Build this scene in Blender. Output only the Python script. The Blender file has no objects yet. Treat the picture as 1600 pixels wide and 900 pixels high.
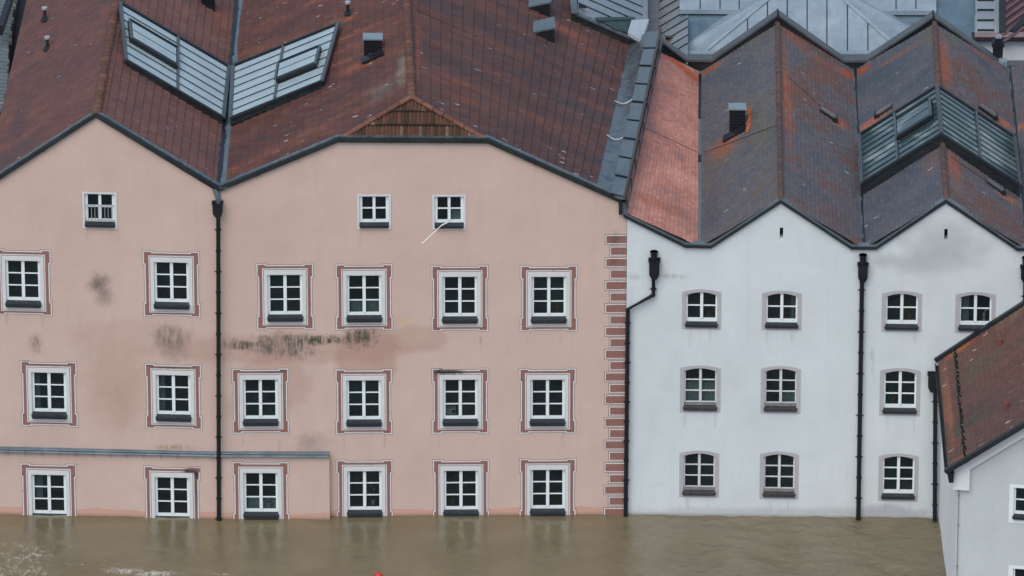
import bpy, bmesh, math, random
from mathutils import Vector, Matrix, noise
from mathutils.geometry import tessellate_polygon
random.seed(11)
S = bpy.context.scene
# ---------------------------------------------------------------- camera, world, sun, exposure
PITCH = math.radians(25.0); DIST = 250.0; FPX = 13750.0
CAMP = Vector((0, -DIST*math.cos(PITCH), 7.1 + DIST*math.sin(PITCH)))
cd = bpy.data.cameras.new('camera'); cam = bpy.data.objects.new('camera', cd)
S.collection.objects.link(cam); S.camera = cam
cam.location = CAMP; cam.rotation_euler = (math.pi/2 - PITCH, 0, 0)
cd.sensor_width = 36; cd.lens = FPX/1600*36; cd.clip_start = 1; cd.clip_end = 6000
w = bpy.data.worlds.new('World'); S.world = w; w.use_nodes = True
wn = w.node_tree.nodes; wl = w.node_tree.links
bg = wn['Background']; sky = wn.new('ShaderNodeTexSky'); sky.sky_type = 'NISHITA'
SUN_EL, SUN_ROT = math.radians(58), math.radians(200)
sky.sun_disc = False; sky.sun_elevation = SUN_EL; sky.sun_rotation = SUN_ROT
sky.air_density = 1.0; sky.dust_density = 2.5; sky.ozone_density = 1.5
wl.new(sky.outputs[0], bg.inputs[0]); bg.inputs[1].default_value = 0.138
sl = bpy.data.lights.new('sun', 'SUN'); so = bpy.data.objects.new('sun', sl); S.collection.objects.link(so)
sl.energy = 1.2; sl.angle = math.radians(45); sl.color = (1.0, 1.0, 0.93)
sd = Vector((math.sin(SUN_ROT)*math.cos(SUN_EL), math.cos(SUN_ROT)*math.cos(SUN_EL), math.sin(SUN_EL)))
so.rotation_euler = sd.to_track_quat('Z', 'Y').to_euler(); so.location = sd*300
S.view_settings.view_transform = 'Standard'; S.view_settings.look = 'None'
S.view_settings.exposure = 0.22; S.view_settings.gamma = 1; S.view_settings.use_curve_mapping = False

# ---------------------------------------------------------------- pixel -> place
R_ = Vector((1, 0, 0)); U_ = Vector((0, math.sin(PITCH), math.cos(PITCH))); F_ = Vector((0, math.cos(PITCH), -math.sin(PITCH)))
def ray(x, y): return (F_*FPX + R_*(x-800) + U_*(450-y)).normalized()
def hit(x, y, p, n):
    r = ray(x, y); return CAMP + r*((p-CAMP).dot(n)/r.dot(n))
def onz(x, y, z): return hit(x, y, Vector((0, 0, z)), Vector((0, 0, 1)))
class Plane:
    def __init__(s, a, b, c):
        s.p = a.copy(); s.n = (b-a).cross(c-a).normalized()
        if s.n.z < 0: s.n = -s.n
    def px(s, x, y, h=0): return hit(x, y, s.p + s.n*h, s.n)
class Facade:
    """vertical plane through two waterline points; (s, z, d): along, up, out"""
    def __init__(s, a, b):
        s.o = onz(a[0], a[1], 0); q = onz(b[0], b[1], 0)
        s.t = (q-s.o).normalized(); s.n = s.t.cross(Vector((0, 0, 1))).normalized()
        if s.n.y > 0: s.n = -s.n
    def sz(s, x, y):
        p = hit(x, y, s.o, s.n) - s.o; return (p.dot(s.t), p.z)
    def w(s, a, z, d=0): return s.o + s.t*a + Vector((0, 0, z)) + s.n*d
    def px(s, x, y, d=0): return hit(x, y, s.o + s.n*d, s.n)

# ---------------------------------------------------------------- objects
COL = S.collection
class Root:
    def __init__(s, name, loc, label, cat, group=None):
        s.o = bpy.data.objects.new(name, None); COL.objects.link(s.o); s.loc = Vector(loc); s.o.location = s.loc
        s.o.empty_display_size = 0.3; s.o['label'] = label; s.o['category'] = cat
        if group: s.o['group'] = group
class MB:
    def __init__(s): s.v = []; s.f = []; s.m = []; s.uv = []
    def face(s, pts, m=0, uv=None):
        i = len(s.v); s.v += [Vector(p) for p in pts]; s.f.append(list(range(i, i+len(pts)))); s.m.append(m)
        s.uv += (uv if uv else [(0, 0)]*len(pts))
    def beam(s, a, b, w, h, up=Vector((0, 0, 1)), m=0, zoff=0.0):
        a = Vector(a); b = Vector(b); d = (b-a).normalized(); x = d.cross(up).normalized(); u = x.cross(d).normalized()
        c = []
        for p in (a, b):
            for sx, sz in ((-1, 0), (1, 0), (1, 1), (-1, 1)):
                c.append(p + x*sx*w/2 + u*(sz*h + zoff))
        L = (b-a).length
        for q in ((0, 1, 2, 3), (7, 6, 5, 4), (0, 4, 5, 1), (1, 5, 6, 2), (2, 6, 7, 3), (3, 7, 4, 0)):
            s.face([c[k] for k in q], m, [(0, 0), (0, 1), (1, 1), (1, 0)])
    def hexa(s, c, m=0):   # c: 4 bottom, 4 top, same order
        for q in ((3, 2, 1, 0), (4, 5, 6, 7), (0, 1, 5, 4), (1, 2, 6, 5), (2, 3, 7, 6), (3, 0, 4, 7)):
            s.face([c[k] for k in q], m)
    def box(s, F, s0, s1, z0, z1, d0, d1, m=0):
        s.hexa([F.w(s0, z0, d1), F.w(s1, z0, d1), F.w(s1, z0, d0), F.w(s0, z0, d0),
                F.w(s0, z1, d1), F.w(s1, z1, d1), F.w(s1, z1, d0), F.w(s0, z1, d0)], m)
    def tube(s, pts, r, seg=10, m=0, caps=True):
        pts = [Vector(p) for p in pts]; rings = []
        rr = r if isinstance(r, (list, tuple)) else [r]*len(pts)
        for i, p in enumerate(pts):
            a = pts[max(i-1, 0)]; b = pts[min(i+1, len(pts)-1)]; d = (b-a).normalized()
            ref = Vector((0, 0, 1)) if abs(d.z) < 0.9 else Vector((0, 1, 0))
            x = d.cross(ref).normalized(); y = d.cross(x).normalized()
            rings.append([p + (x*math.cos(2*math.pi*k/seg) + y*math.sin(2*math.pi*k/seg))*rr[i] for k in range(seg)])
        for i in range(len(pts)-1):
            for k in range(seg):
                k2 = (k+1) % seg; s.face([rings[i][k], rings[i][k2], rings[i+1][k2], rings[i+1][k]], m)
        if caps: s.face(rings[0][::-1], m); s.face(rings[-1], m)
    def holed(s, F, outer, holes, d, m=0):
        loops = [[Vector((a, z, 0)) for a, z in L] for L in [outer]+holes]; flat = [p for L in loops for p in L]
        tris = tessellate_polygon(loops)
        for t in tris:
            pts = [flat[k] for k in t]
            if (pts[1]-pts[0]).cross(pts[2]-pts[0]).z < 0: pts.reverse()
            s.face([F.w(p.x, p.y, d) for p in pts], m)
    def build(s, name, mats, parent, loc=None, smooth=False, kind=None, label=None, weld=True):
        root = None
        if isinstance(parent, Root): loc = parent.loc; root = parent.o
        elif parent is not None: root, loc = parent
        loc = Vector(loc) if loc is not None else Vector((0, 0, 0))
        me = bpy.data.meshes.new(name); me.from_pydata([v-loc for v in s.v], [], s.f)
        if not isinstance(mats, (list, tuple)): mats = [mats]
        for q in mats: me.materials.append(q)
        me.polygons.foreach_set('material_index', s.m)
        l = me.uv_layers.new(name='UVMap')
        for i, u in enumerate(s.uv): l.data[i].uv = u
        if weld:
            bm = bmesh.new(); bm.from_mesh(me); bmesh.ops.remove_doubles(bm, verts=bm.verts, dist=0.0004)
            bmesh.ops.recalc_face_normals(bm, faces=bm.faces) if smooth else None
            bm.to_mesh(me); bm.free()
        if smooth:
            me.polygons.foreach_set('use_smooth', [True]*len(me.polygons))
            try: me.set_sharp_from_angle(angle=math.radians(40))
            except Exception: pass
        o = bpy.data.objects.new(name, me); COL.objects.link(o)
        if root: o.parent = root
        else: o.location = loc
        if kind: o['kind'] = kind
        if label: o['label'] = label
        o_loc[o.name] = loc
        return (o, loc)
o_loc = {}

# ---------------------------------------------------------------- material helpers
class NT:
    def __init__(s, name, rough=0.7, spec=0.3, metal=0.0):
        s.mat = bpy.data.materials.new(name); s.mat.use_nodes = True; s.t = s.mat.node_tree; s.n = s.t.nodes
        s.b = s.n['Principled BSDF']; s.b.inputs['Roughness'].default_value = rough
        s.b.inputs['Specular IOR Level'].default_value = spec; s.b.inputs['Metallic'].default_value = metal
    def link(s, a, b): s.t.links.new(a, b)
    def put(s, sock, v):
        if v is None: return
        if hasattr(v, 'is_output'): s.link(v, sock)
        elif isinstance(v, (tuple, list)) and len(v) == 3 and sock.type == 'RGBA': sock.default_value = (*v, 1)
        else: sock.default_value = v
    def math(s, op, a, b=None, c=None, clamp=False):
        n = s.n.new('ShaderNodeMath'); n.operation = op; n.use_clamp = clamp
        s.put(n.inputs[0], a); s.put(n.inputs[1], b); s.put(n.inputs[2], c); return n.outputs[0]
    def vmath(s, op, a, b=None):
        n = s.n.new('ShaderNodeVectorMath'); n.operation = op; s.put(n.inputs[0], a); s.put(n.inputs[1], b)
        return n.outputs['Value'] if op == 'LENGTH' else n.outputs[0]
    def mix(s, f, a, b, blend='MIX'):
        n = s.n.new('ShaderNodeMix'); n.data_type = 'RGBA'; n.blend_type = blend
        s.put(n.inputs[0], f); s.put(n.inputs[6], a); s.put(n.inputs[7], b); return n.outputs[2]
    def noise(s, vec, scale, detail=3, rough=0.55, dist=0.0):
        n = s.n.new('ShaderNodeTexNoise'); s.put(n.inputs['Vector'], vec); n.inputs['Scale'].default_value = scale
        n.inputs['Detail'].default_value = detail; n.inputs['Roughness'].default_value = rough; n.inputs['Distortion'].default_value = dist
        return n.outputs[0]
    def remap(s, v, a, b, c=0.0, d=1.0, smooth=False):
        n = s.n.new('ShaderNodeMapRange'); n.clamp = True
        if smooth: n.interpolation_type = 'SMOOTHSTEP'
        s.put(n.inputs[0], v); n.inputs[1].default_value = a; n.inputs[2].default_value = b
        n.inputs[3].default_value = c; n.inputs[4].default_value = d; return n.outputs[0]
    def ramp(s, f, stops):
        n = s.n.new('ShaderNodeValToRGB'); s.put(n.inputs[0], f); e = n.color_ramp.elements
        e[0].position = stops[0][0]; e[0].color = (*stops[0][1], 1); e[1].position = stops[-1][0]; e[1].color = (*stops[-1][1], 1)
        for p, c in stops[1:-1]: k = e.new(p); k.color = (*c, 1)
        return n.outputs[0]
    def pos(s): return s.n.new('ShaderNodeNewGeometry').outputs['Position']
    def uvw(s): return s.n.new('ShaderNodeTexCoord').outputs['UV']
    def sep(s, v):
        n = s.n.new('ShaderNodeSeparateXYZ'); s.put(n.inputs[0], v); return n.outputs
    def comb(s, x, y, z=0.0):
        n = s.n.new('ShaderNodeCombineXYZ'); s.put(n.inputs[0], x); s.put(n.inputs[1], y); s.put(n.inputs[2], z); return n.outputs[0]
    def scale(s, v, sc): return s.vmath('MULTIPLY', v, sc)
    def white(s, v, dim='3D'):
        n = s.n.new('ShaderNodeTexWhiteNoise'); n.noise_dimensions = dim; s.put(n.inputs['Vector'], v); return n.outputs
    def bump(s, h, strength, dist, prev=None):
        n = s.n.new('ShaderNodeBump'); n.inputs['Strength'].default_value = strength; n.inputs['Distance'].default_value = dist
        s.put(n.inputs['Height'], h)
        if prev: s.put(n.inputs['Normal'], prev)
        return n.outputs[0]
    def color(s, c): s.put(s.b.inputs['Base Color'], c)
    def normal(s, n): s.link(n, s.b.inputs['Normal'])
    def blob(s, P, c, r, inner=0.3, wob=0.6, nsc=3.0, axes='xz'):
        inv = (1/r[0], 0, 1/r[1]) if axes == 'xz' else (1/r[0], 1/r[1], 0)
        d = s.vmath('SUBTRACT', P, (c[0], 0, c[1]) if axes == 'xz' else (c[0], c[1], 0))
        l = s.vmath('LENGTH', s.scale(d, inv)); nz = s.noise(P, nsc, 4, 0.65)
        l = s.math('ADD', l, s.math('MULTIPLY', s.math('SUBTRACT', nz, 0.5), wob*2))
        return s.remap(l, 1.0, inner, 0, 1, True)

def simple(name, col, rough=0.6, spec=0.3, var=0.15, nsc=3.0, metal=0.0, dirt=None):
    t = NT(name, rough, spec, metal); P = t.pos(); a = t.noise(P, nsc, 5, 0.6)
    lo = tuple(c*(1-var) for c in col); hi = tuple(min(1, c*(1+var)) for c in col)
    c = t.mix(t.remap(a, 0.3, 0.7), lo, hi)
    if dirt:
        k = t.noise(t.scale(P, (1, 1, .35)), nsc*1.7, 6, 0.7); c = t.mix(t.remap(k, 0.52, 0.75, 0, dirt[1]), c, dirt[0])
    t.color(c); return t.mat

def plaster(name, col, stains, base=None):
    t = NT(name, 0.88, 0.15); P = t.pos()
    big = t.noise(P, 0.35, 4, 0.55); mid = t.noise(t.scale(P, (1, 1, .45)), 1.6, 5, 0.65); fine = t.noise(P, 28, 3, 0.6)
    v = t.math('ADD', t.math('MULTIPLY', t.math('SUBTRACT', big, .5), 0.20), t.math('MULTIPLY', t.math('SUBTRACT', mid, .5), 0.17))
    v = t.math('ADD', v, t.math('MULTIPLY', t.math('SUBTRACT', fine, .5), 0.06)); v = t.math('ADD', v, 1.0)
    c = t.mix(1.0, col, t.comb(v, v, v), 'MULTIPLY')
    st = t.noise(t.scale(P, (5, 5, .35)), 1.0, 4, 0.7)
    c = t.mix(t.remap(st, .55, .8, 0, .16), c, tuple(x*.6 for x in col))
    for (cx, cz, rx, rz, sc, k, inner, wob, nsc) in stains:
        m = t.blob(P, (cx, cz), (rx, rz), inner, wob, nsc)
        if nsc >= 5: m = t.math('MULTIPLY', m, t.remap(t.noise(t.scale(P, (9, 9, 1.5)), 1.0, 6, .75), .36, .58, .05, 1))
        c = t.mix(t.math('MULTIPLY', m, k), c, sc)
    if base:   # damp tide mark above the flood
        z = t.sep(P)[2]; edge = t.noise(t.scale(P, (1, 1, 0)), .8, 4, .7)
        m = t.remap(t.math('SUBTRACT', z, t.math('MULTIPLY', edge, base[2])), -0.02, 0.0, 1, 0)
        m2 = t.math('MULTIPLY', m, base[1]); c = t.mix(m2, c, base[0])
        m3 = t.remap(z, 0.10, 0.0, 0, .55); c = t.mix(m3, c, (.17, .14, .10))
    t.color(c); n = t.bump(t.noise(P, 18, 5, .7), .25, .02); n = t.bump(t.noise(P, 1.3, 2, .5), .35, .06, n); t.normal(n)
    return t.mat

def tiles(name, stops, tw, gg, stag=True, blobs=(), specks=.25, streak=(.9, .28), var=.22, joint=.55, moss=0.0, seed=0, rough=.75, course=.5):
    """uv is in tiles: u along the course, v = course number"""
    t = NT(name, rough, .25); uv = t.sep(t.uvw()); u, v = uv[0], uv[1]
    row = t.math('FLOOR', v); off = t.math('MULTIPLY', t.math('MODULO', row, 2.0), .5) if stag else 0.0
    uu = t.math('ADD', u, off); colm = t.math('FLOOR', uu); fu = t.math('FRACT', uu); fv = t.math('FRACT', v)
    wn_ = t.white(t.comb(colm, row, seed)); r1 = wn_[0]
    met = t.comb(t.math('MULTIPLY', u, tw), t.math('MULTIPLY', v, gg), seed*7.3)
    big = t.noise(t.scale(met, (streak[0], streak[1], 1)), 1.0, 5, .62, .4)
    f = t.math('ADD', big, t.math('MULTIPLY', t.math('SUBTRACT', r1, .5), .13))
    c = t.ramp(f, stops)
    P = t.pos()
    for (cx, cy, rx, ry, bc, k, inner, wob, nsc) in blobs:
        c = t.mix(t.math('MULTIPLY', t.blob(P, (cx, cy), (rx, ry), inner, wob, nsc, 'xy'), k), c, bc)
    b2 = t.math('ADD', 1-var/2, t.math('MULTIPLY', t.white(t.comb(row, colm, seed+5))[0], var))
    fn = t.noise(P, 30, 3, .7); b2 = t.math('MULTIPLY', b2, t.remap(fn, .2, .8, .82, 1.18)); c = t.mix(1.0, c, t.comb(b2, b2, b2), 'MULTIPLY')
    if moss:
        mk = t.noise(t.scale(met, (2.0, 1.0, 1)), 1.6, 6, .75); c = t.mix(t.remap(mk, .5, .72, 0, moss), c, (.085, .085, .045))
    if specks:
        vo = t.n.new('ShaderNodeTexVoronoi'); t.put(vo.inputs['Vector'], t.scale(met, (2.6, .95, 1))); vo.inputs['Scale'].default_value = 2.3
        pick = t.math('GREATER_THAN', t.sep(vo.outputs['Color'])[0], 1-1.6*specks)
        clus = t.remap(t.noise(met, .7, 2, .5), .42, .6)
        sz = t.math('MULTIPLY', t.sep(vo.outputs['Color'])[1], .22)
        m = t.math('MULTIPLY', t.math('MULTIPLY', t.math('LESS_THAN', vo.outputs['Distance'], sz), pick), clus)
        c = t.mix(t.math('MULTIPLY', m, .9), c, (.45, .45, .42))
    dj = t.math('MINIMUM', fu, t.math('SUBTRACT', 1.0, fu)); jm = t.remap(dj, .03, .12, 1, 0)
    cm = t.remap(fv, .04, .16, 1, 0)  # contact shadow under the course above, painted into the tile colour
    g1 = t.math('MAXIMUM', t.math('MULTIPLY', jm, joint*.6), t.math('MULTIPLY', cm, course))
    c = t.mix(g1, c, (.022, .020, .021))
    t.color(c)
    hgt = t.math('SUBTRACT', t.math('MULTIPLY', r1, .35), t.math('MAXIMUM', jm, cm))
    n = t.bump(hgt, .5, .012); t.normal(n)
    t.put(t.b.inputs['Roughness'], t.remap(r1, 0, 1, rough-.15, min(1, rough+.12)))
    return t.mat

def seamed(name, col, col2, rough=.45, spec=.5, nsc=1.2):
    t = NT(name, rough, spec, .25); P = t.pos(); a = t.noise(P, nsc, 5, .65, .5); b = t.noise(t.scale(P, (1, .3, .3)), 7, 4, .7)
    c = t.mix(t.remap(a, .3, .7), col, col2); v = t.remap(b, .2, .8, .88, 1.1); c = t.mix(1.0, c, t.comb(v, v, v), 'MULTIPLY')
    t.color(c); t.put(t.b.inputs['Roughness'], t.remap(a, .3, .7, rough-.1, rough+.15)); t.normal(t.bump(a, .3, .03)); return t.mat

# ---------------------------------------------------------------- main planes
P1 = Facade((0, 799), (345, 807)); P2 = Facade((345, 807), (977, 803.5)); WF = Facade((977, 803.5), (1465, 810.5))
Q1 = Facade((0, 803), (345, 810.5)); Q2 = Facade((345, 810.5), (515, 811.2))

# stain helpers: pixel centre on a facade plane -> world x, z
def st(px, py, rx, ry, col, k, inner=.2, wob=.5, nsc=3.0, F=None):
    F = F or P2; p = F.px(px, py); k = k*1.25 if max(col) < .12 else k; return (p.x, p.z, 1.35*rx/55, 1.35*ry/49.8, col, min(1, k*1.2), inner, wob, nsc)
def rb(px, py, rx, ry, plane, col, k, inner=.2, wob=.5, nsc=1.2):
    p = plane.px(px, py); return (p.x, p.y, rx/55, ry/23.2, col, k, inner, wob, nsc)
PINK = (.622, .466, .398)
dk = (.10, .085, .07); gr = (.075, .08, .05); damp = (.44, .26, .215)
pink_st = [
 st(450, 545, 190, 22, damp, .36, .55, .35, 1.2), st(430, 590, 50, 45, damp, .3, .6, .4, 1.5), st(575, 560, 42, 45, damp, .45, .7, .25, 2), st(650, 530, 45, 20, damp, .32, .6, .3, 1.6),
 st(210, 532, 95, 28, damp, .2, .5, .4, 1.5), st(180, 600, 60, 70, (.50, .32, .26), .45, .2, .5, 1.2),
 st(375, 539, 26, 8, gr, .75, .2, .8, 7), st(445, 540, 48, 20, (.11, .11, .085), .75, .25, .7, 6), st(500, 531, 42, 8, gr, .8, .2, .9, 8), st(562, 528, 27, 17, gr, .75, .1, .8, 7),
 st(154, 448, 20, 18, dk, .5, .0, .5, 4), st(163, 470, 18, 16, dk, .28, .0, .5, 4), st(54, 545, 12, 18, dk, .45, .0, .5, 5), st(268, 528, 30, 17, (.16, .14, .11), .6, .45, .35, 6), st(270, 550, 26, 20, (.2, .17, .13), .35, .1, .5, 4),
 st(487, 690, 30, 16, (.3, .22, .19), .4, .1, .6, 3), st(632, 503, 14, 8, (.62, .42, .20), .45, .0, .5, 4), st(270, 701, 38, 5, (.33, .22, .10), .6, .1, .8, 5),
 st(960, 375, 10, 16, dk, .3, .0, .7, 5), st(190, 640, 50, 40, (.42, .28, .23), .25, .1, .5, 1.5), st(410, 632, 60, 26, (.48, .31, .26), .45, .1, .5, 1.5),
 st(755, 470, 12, 22, (.35, .3, .26), .18, 0, .5, 3), st(970, 790, 40, 20, (.35, .2, .16), .25, 0, .5, 3)]
M = {}
rs = random.Random(5)
for x, y in ((40, 489), (268, 494), (445, 518), (718, 520), (857, 519), (76, 668), (271, 670), (407, 680), (568, 681), (719, 679), (855, 679), (155, 357), (584, 358), (702, 359)):
    for sx in (-1, 1):
        if rs.random() < .7: pink_st.append(st(x+sx*rs.uniform(18, 34), y+rs.uniform(8, 16), rs.uniform(2, 4), rs.uniform(8, 20), (.33, .24, .20), rs.uniform(.15, .4), 0, .5, 5))
M['pink'] = plaster('pink_render', PINK, pink_st, ((.60, .33, .245), .75, .42))
WHITE = (.65, .705, .71); wg = (.44, .475, .475)
white_st = [st(1478, 380, 70, 36, wg, .55, .1, .6, 1.8, WF), st(1440, 410, 85, 22, (.42, .45, .45), .5, .1, .5, 1.6, WF), st(1385, 408, 30, 12, wg, .35, .0, .6, 3, WF),
 st(1050, 432, 22, 5, (.22, .26, .26), .5, .0, .8, 5, WF), st(990, 433, 16, 6, (.25, .29, .29), .45, .0, .7, 5, WF), st(1363, 556, 4, 13, (.16, .19, .17), .5, 0, .6, 6, WF), st(1363, 577, 3, 6, (.2, .22, .2), .5, 0, .6, 6, WF),
 st(1150, 800, 180, 8, (.45, .47, .46), .5, .1, .5, 2, WF), st(1330, 800, 160, 9, (.45, .47, .47), .5, .1, .5, 2, WF), st(985, 600, 8, 200, (.5, .53, .53), .4, .1, .4, 3, WF), st(1390, 803, 50, 14, (.42, .42, .46), .6, .5, .4, 2, WF)]
for x, y in ((1096, 515), (1221, 516), (1409, 519), (1094, 645), (1219, 646), (1406, 650), (1092, 777), (1217, 780), (1404, 783)):
    for sx in (-1, 1):
        if rs.random() < .8: white_st.append(st(x+sx*rs.uniform(12, 26), y+rs.uniform(8, 14), rs.uniform(2, 3.5), rs.uniform(8, 20), (.36, .38, .37), rs.uniform(.2, .45), 0, .5, 5, WF))
M['white'] = plaster('white_render', WHITE, white_st, ((.52, .54, .54), .35, .22))
M['side'] = plaster('grey_white_render', (.56, .605, .595), [], None)
M['sidewhite'] = plaster('bright_white_render', (.78, .80, .81), [], None)
M['paintwhite'] = simple('white_window_paint', (.80, .87, .865), .45, .4, .03, 6, dirt=((.55, .54, .52), .12))
M['oldwhite'] = simple('weathered_window_paint', (.66, .68, .68), .6, .3, .1, 12, dirt=((.30, .28, .25), .7))
M['greywood'] = simple('weathered_grey_wood', (.22, .22, .21), .8, .2, .25, 14)
M['border'] = simple('white_plaster_border', (.68, .68, .67), .85, .15, .04, 3, dirt=((.50, .48, .45), .25))
tr = NT('painted_red_band', .88, .12); P = tr.pos(); a = tr.noise(P, 14, 5, .7); c = tr.mix(tr.remap(a, .3, .7), (.265, .125, .108), (.33, .165, .142))
c = tr.mix(tr.remap(tr.noise(P, 55, 2, .5), .6, .75, 0, .35), c, (.42, .27, .23))
for q in (st(48, 570, 20, 6, dk, .85, .3, .6, 6), st(80, 573, 36, 5, dk, .55, .2, .6, 6), st(300, 738, 16, 7, (.03, .03, .028), .95, .3, .6, 6), st(309, 760, 7, 32, dk, .5, .2, .6, 6), st(700, 582, 24, 6, (.03, .035, .03), .9, .3, .6, 6), st(268, 573, 40, 5, dk, .55, .2, .6, 6), st(567, 517, 30, 4, (.05, .06, .05), .8, .3, .7, 8), st(430, 578, 30, 5, dk, .5, .2, .6, 6), st(960, 375, 9, 15, dk, .4, 0, .7, 5), st(960, 405, 9, 8, dk, .4, 0, .7, 5)):
    c = tr.mix(tr.math('MULTIPLY', tr.blob(P, (q[0], q[1]), (q[2], q[3]), q[6], q[7], q[8]), q[5]), c, q[4])
tr.color(c); tr.normal(tr.bump(a, .25, .02)); M['red'] = tr.mat
tl = NT('painted_white_line', .85, .15); P = tl.pos(); c = tl.mix(tl.remap(tl.noise(P, 9, 4, .7), .55, .75), (.70, .69, .67), (.45, .42, .40))
for q in (st(48, 568, 20, 5, dk, .8, .3, .6, 6), st(567, 517, 34, 4, (.05, .06, .05), .8, .1, .9, 14), st(300, 733, 16, 5, dk, .8, .3, .6, 6), st(700, 580, 24, 5, dk, .6, .3, .6, 6)):
    c = tl.mix(tl.math('MULTIPLY', tl.blob(P, (q[0], q[1]), (q[2], q[3]), q[6], q[7], q[8]), q[5]), c, q[4])
tl.color(c); M['line'] = tl.mat
M['darkline'] = simple('painted_dark_line', (.16, .11, .105), .85, .1, .2, 8)
M['greyband'] = simple('grey_painted_band', (.46, .445, .45), .85, .1, .05, 5)
M['metal'] = seamed('dark_weathered_metal', (.014, .020, .024), (.030, .038, .042), .45)
M['metal2'] = seamed('blue_grey_sheet_metal', (.105, .145, .16), (.17, .215, .235), .42)
M['metal3'] = seamed('lead_sheet_metal', (.05, .065, .075), (.16, .19, .20), .3, .6, 3.5)
M['black'] = simple('black_metal', (.013, .016, .02), .4, .4, .2)
M['pipe'] = simple('dark_downpipe_metal', (.010, .014, .018), .42, .35, .25, 4)
M['zinc'] = seamed('pale_zinc', (.26, .33, .37), (.36, .43, .47), .38)
M['zinc2'] = seamed('dark_zinc', (.10, .16, .20), (.16, .23, .275), .3)
M['zinc3'] = seamed('grey_zinc', (.20, .245, .27), (.29, .335, .355), .45)
M['sill'] = simple('dark_sill_metal', (.022, .028, .033), .45, .35, .2)
M['dark'] = simple('dark_room', (.28, .36, .37), .9, .05, .75, 1.1)
M['curtain'] = simple('pale_curtain', (.42, .50, .50), .9, .05, .12, 8)
M['brass'] = simple('brown_metal_rib', (.07, .055, .045), .5, .4, .2)
g = NT('window_glass', .03, .5); g.color((.020, .032, .035)); tp = g.n.new('ShaderNodeBsdfTransparent'); tp.inputs[0].default_value = (.62, .70, .68, 1)
mx = g.n.new('ShaderNodeMixShader'); P = g.pos(); mx.inputs[0].default_value = .42
g.normal(g.bump(g.noise(P, 2.2, 2, .5), .25, .03))
g.link(tp.outputs[0], mx.inputs[1]); g.link(g.b.outputs[0], mx.inputs[2]); g.link(mx.outputs[0], g.n['Material Output'].inputs[0]); M['glass'] = g.mat
g = NT('pale_skylight_glass', .16, .7); P = g.pos(); g.color(g.mix(g.remap(g.noise(P, 1.1, 3, .6), .35, .65), (.315, .40, .415), (.38, .47, .475))); M['skyglass'] = g.mat
g = NT('dim_skylight_glass', .12, .6); P = g.pos(); g.color(g.mix(g.remap(g.noise(P, .9, 3, .5, .6), .5, .72), (.045, .075, .082), (.27, .32, .31))); M['dimglass'] = g.mat

# ---------------------------------------------------------------- roof helpers
def poly_t(poly, t):
    for i in range(len(poly)-1):
        t0, a = poly[i]; t1, b = poly[i+1]
        if t <= t1 + 1e-9: return a.lerp(b, (t-t0)/(t1-t0) if t1 > t0 else 0)
    return poly[-1][1]
def slope(name, root, mat, front, back, n, tw, h=.03, seg=26, wob=.010, seed=0, label=None):
    mb = MB(); A = poly_t(front, .0); B = poly_t(front, 1.); C = poly_t(back, .5); Dm = poly_t(front, .5)
    along = (poly_t(back, .5)-Dm).normalized(); nr = (B-A).cross(along).normalized()
    if nr.z < 0: nr = -nr
    def pt(t, q, hh):
        p = poly_t(front, t).lerp(poly_t(back, t), q); u = (p-A).dot(along)
        return p + nr*(hh + wob*noise.noise(Vector((u*.9, t*n*.35, seed*3.1))) + .022*noise.noise(Vector((u*.25, t*2, seed*1.7)))), u/tw + 200
    for k in range(n):
        t0, t1 = k/n, (k+1)/n
        for j in range(seg):
            q0, q1 = j/seg, (j+1)/seg
            a, ua = pt(t0, q0, 0); b, ub = pt(t0, q1, 0); c_, uc = pt(min(1, t1), q1, h); d, ud = pt(min(1, t1), q0, h)
            e, _ = pt(t1, q1, 0); f, _ = pt(t1, q0, 0)
            mb.face([d, c_, b, a], 0, [(ud, k+.97), (uc, k+.97), (ub, k+.03), (ua, k+.03)])
            mb.face([f, e, c_, d], 0, [(ud, k+.9), (uc, k+.9), (uc, k+.97), (ud, k+.97)])
        for q in (0, 1):
            a, ua = pt(t0, q, 0); d, ud = pt(t1, q, h); f, _ = pt(t1, q, 0); mb.face([a, d, f], 0, [(ua, k+.1), (ud, k+.9), (ud, k+.9)])
    mb.build(name, mat, root, label=label, weld=False); return Plane(A, B, poly_t(back, 0)), mb
def ridge(name, root, mat, a, b, r=.11, seg_len=.34, lift=.0, up=Vector((0, 0, 1)), label=None):
    mb = MB(); d = (b-a); L = d.length; n = max(1, round(L/seg_len)); d.normalize(); x = d.cross(up).normalized(); u = x.cross(d)
    for i in range(n):
        p0 = a + d*(L*i/n - .03); p1 = a + d*(L*(i+1)/n); r0 = r*1.12; r1 = r*.92
        jx = random.uniform(-.006, .006); rings = []
        for p, rr in ((p0, r0), (p1, r1)):
            rings.append([p + x*(math.cos(th)*rr+jx) + u*(math.sin(th)*rr*.8 + lift) for th in [math.radians(-15 + 210*k/8) for k in range(9)]])
        for k in range(8):
            mb.face([rings[0][k], rings[0][k+1], rings[1][k+1], rings[1][k]], 0, [(i+.1, 0), (i+.1, 1), (i+.9, 1), (i+.9, 0)])
        for k in range(8):   # mortar lip at the mouth of each ridge tile
            mb.face([rings[0][k]*1.0, rings[0][k+1]*1.0, p0 + u*lift*.5 - u*.02], 1)
    return mb.build(name, mat, root, smooth=False, label=label)
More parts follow.
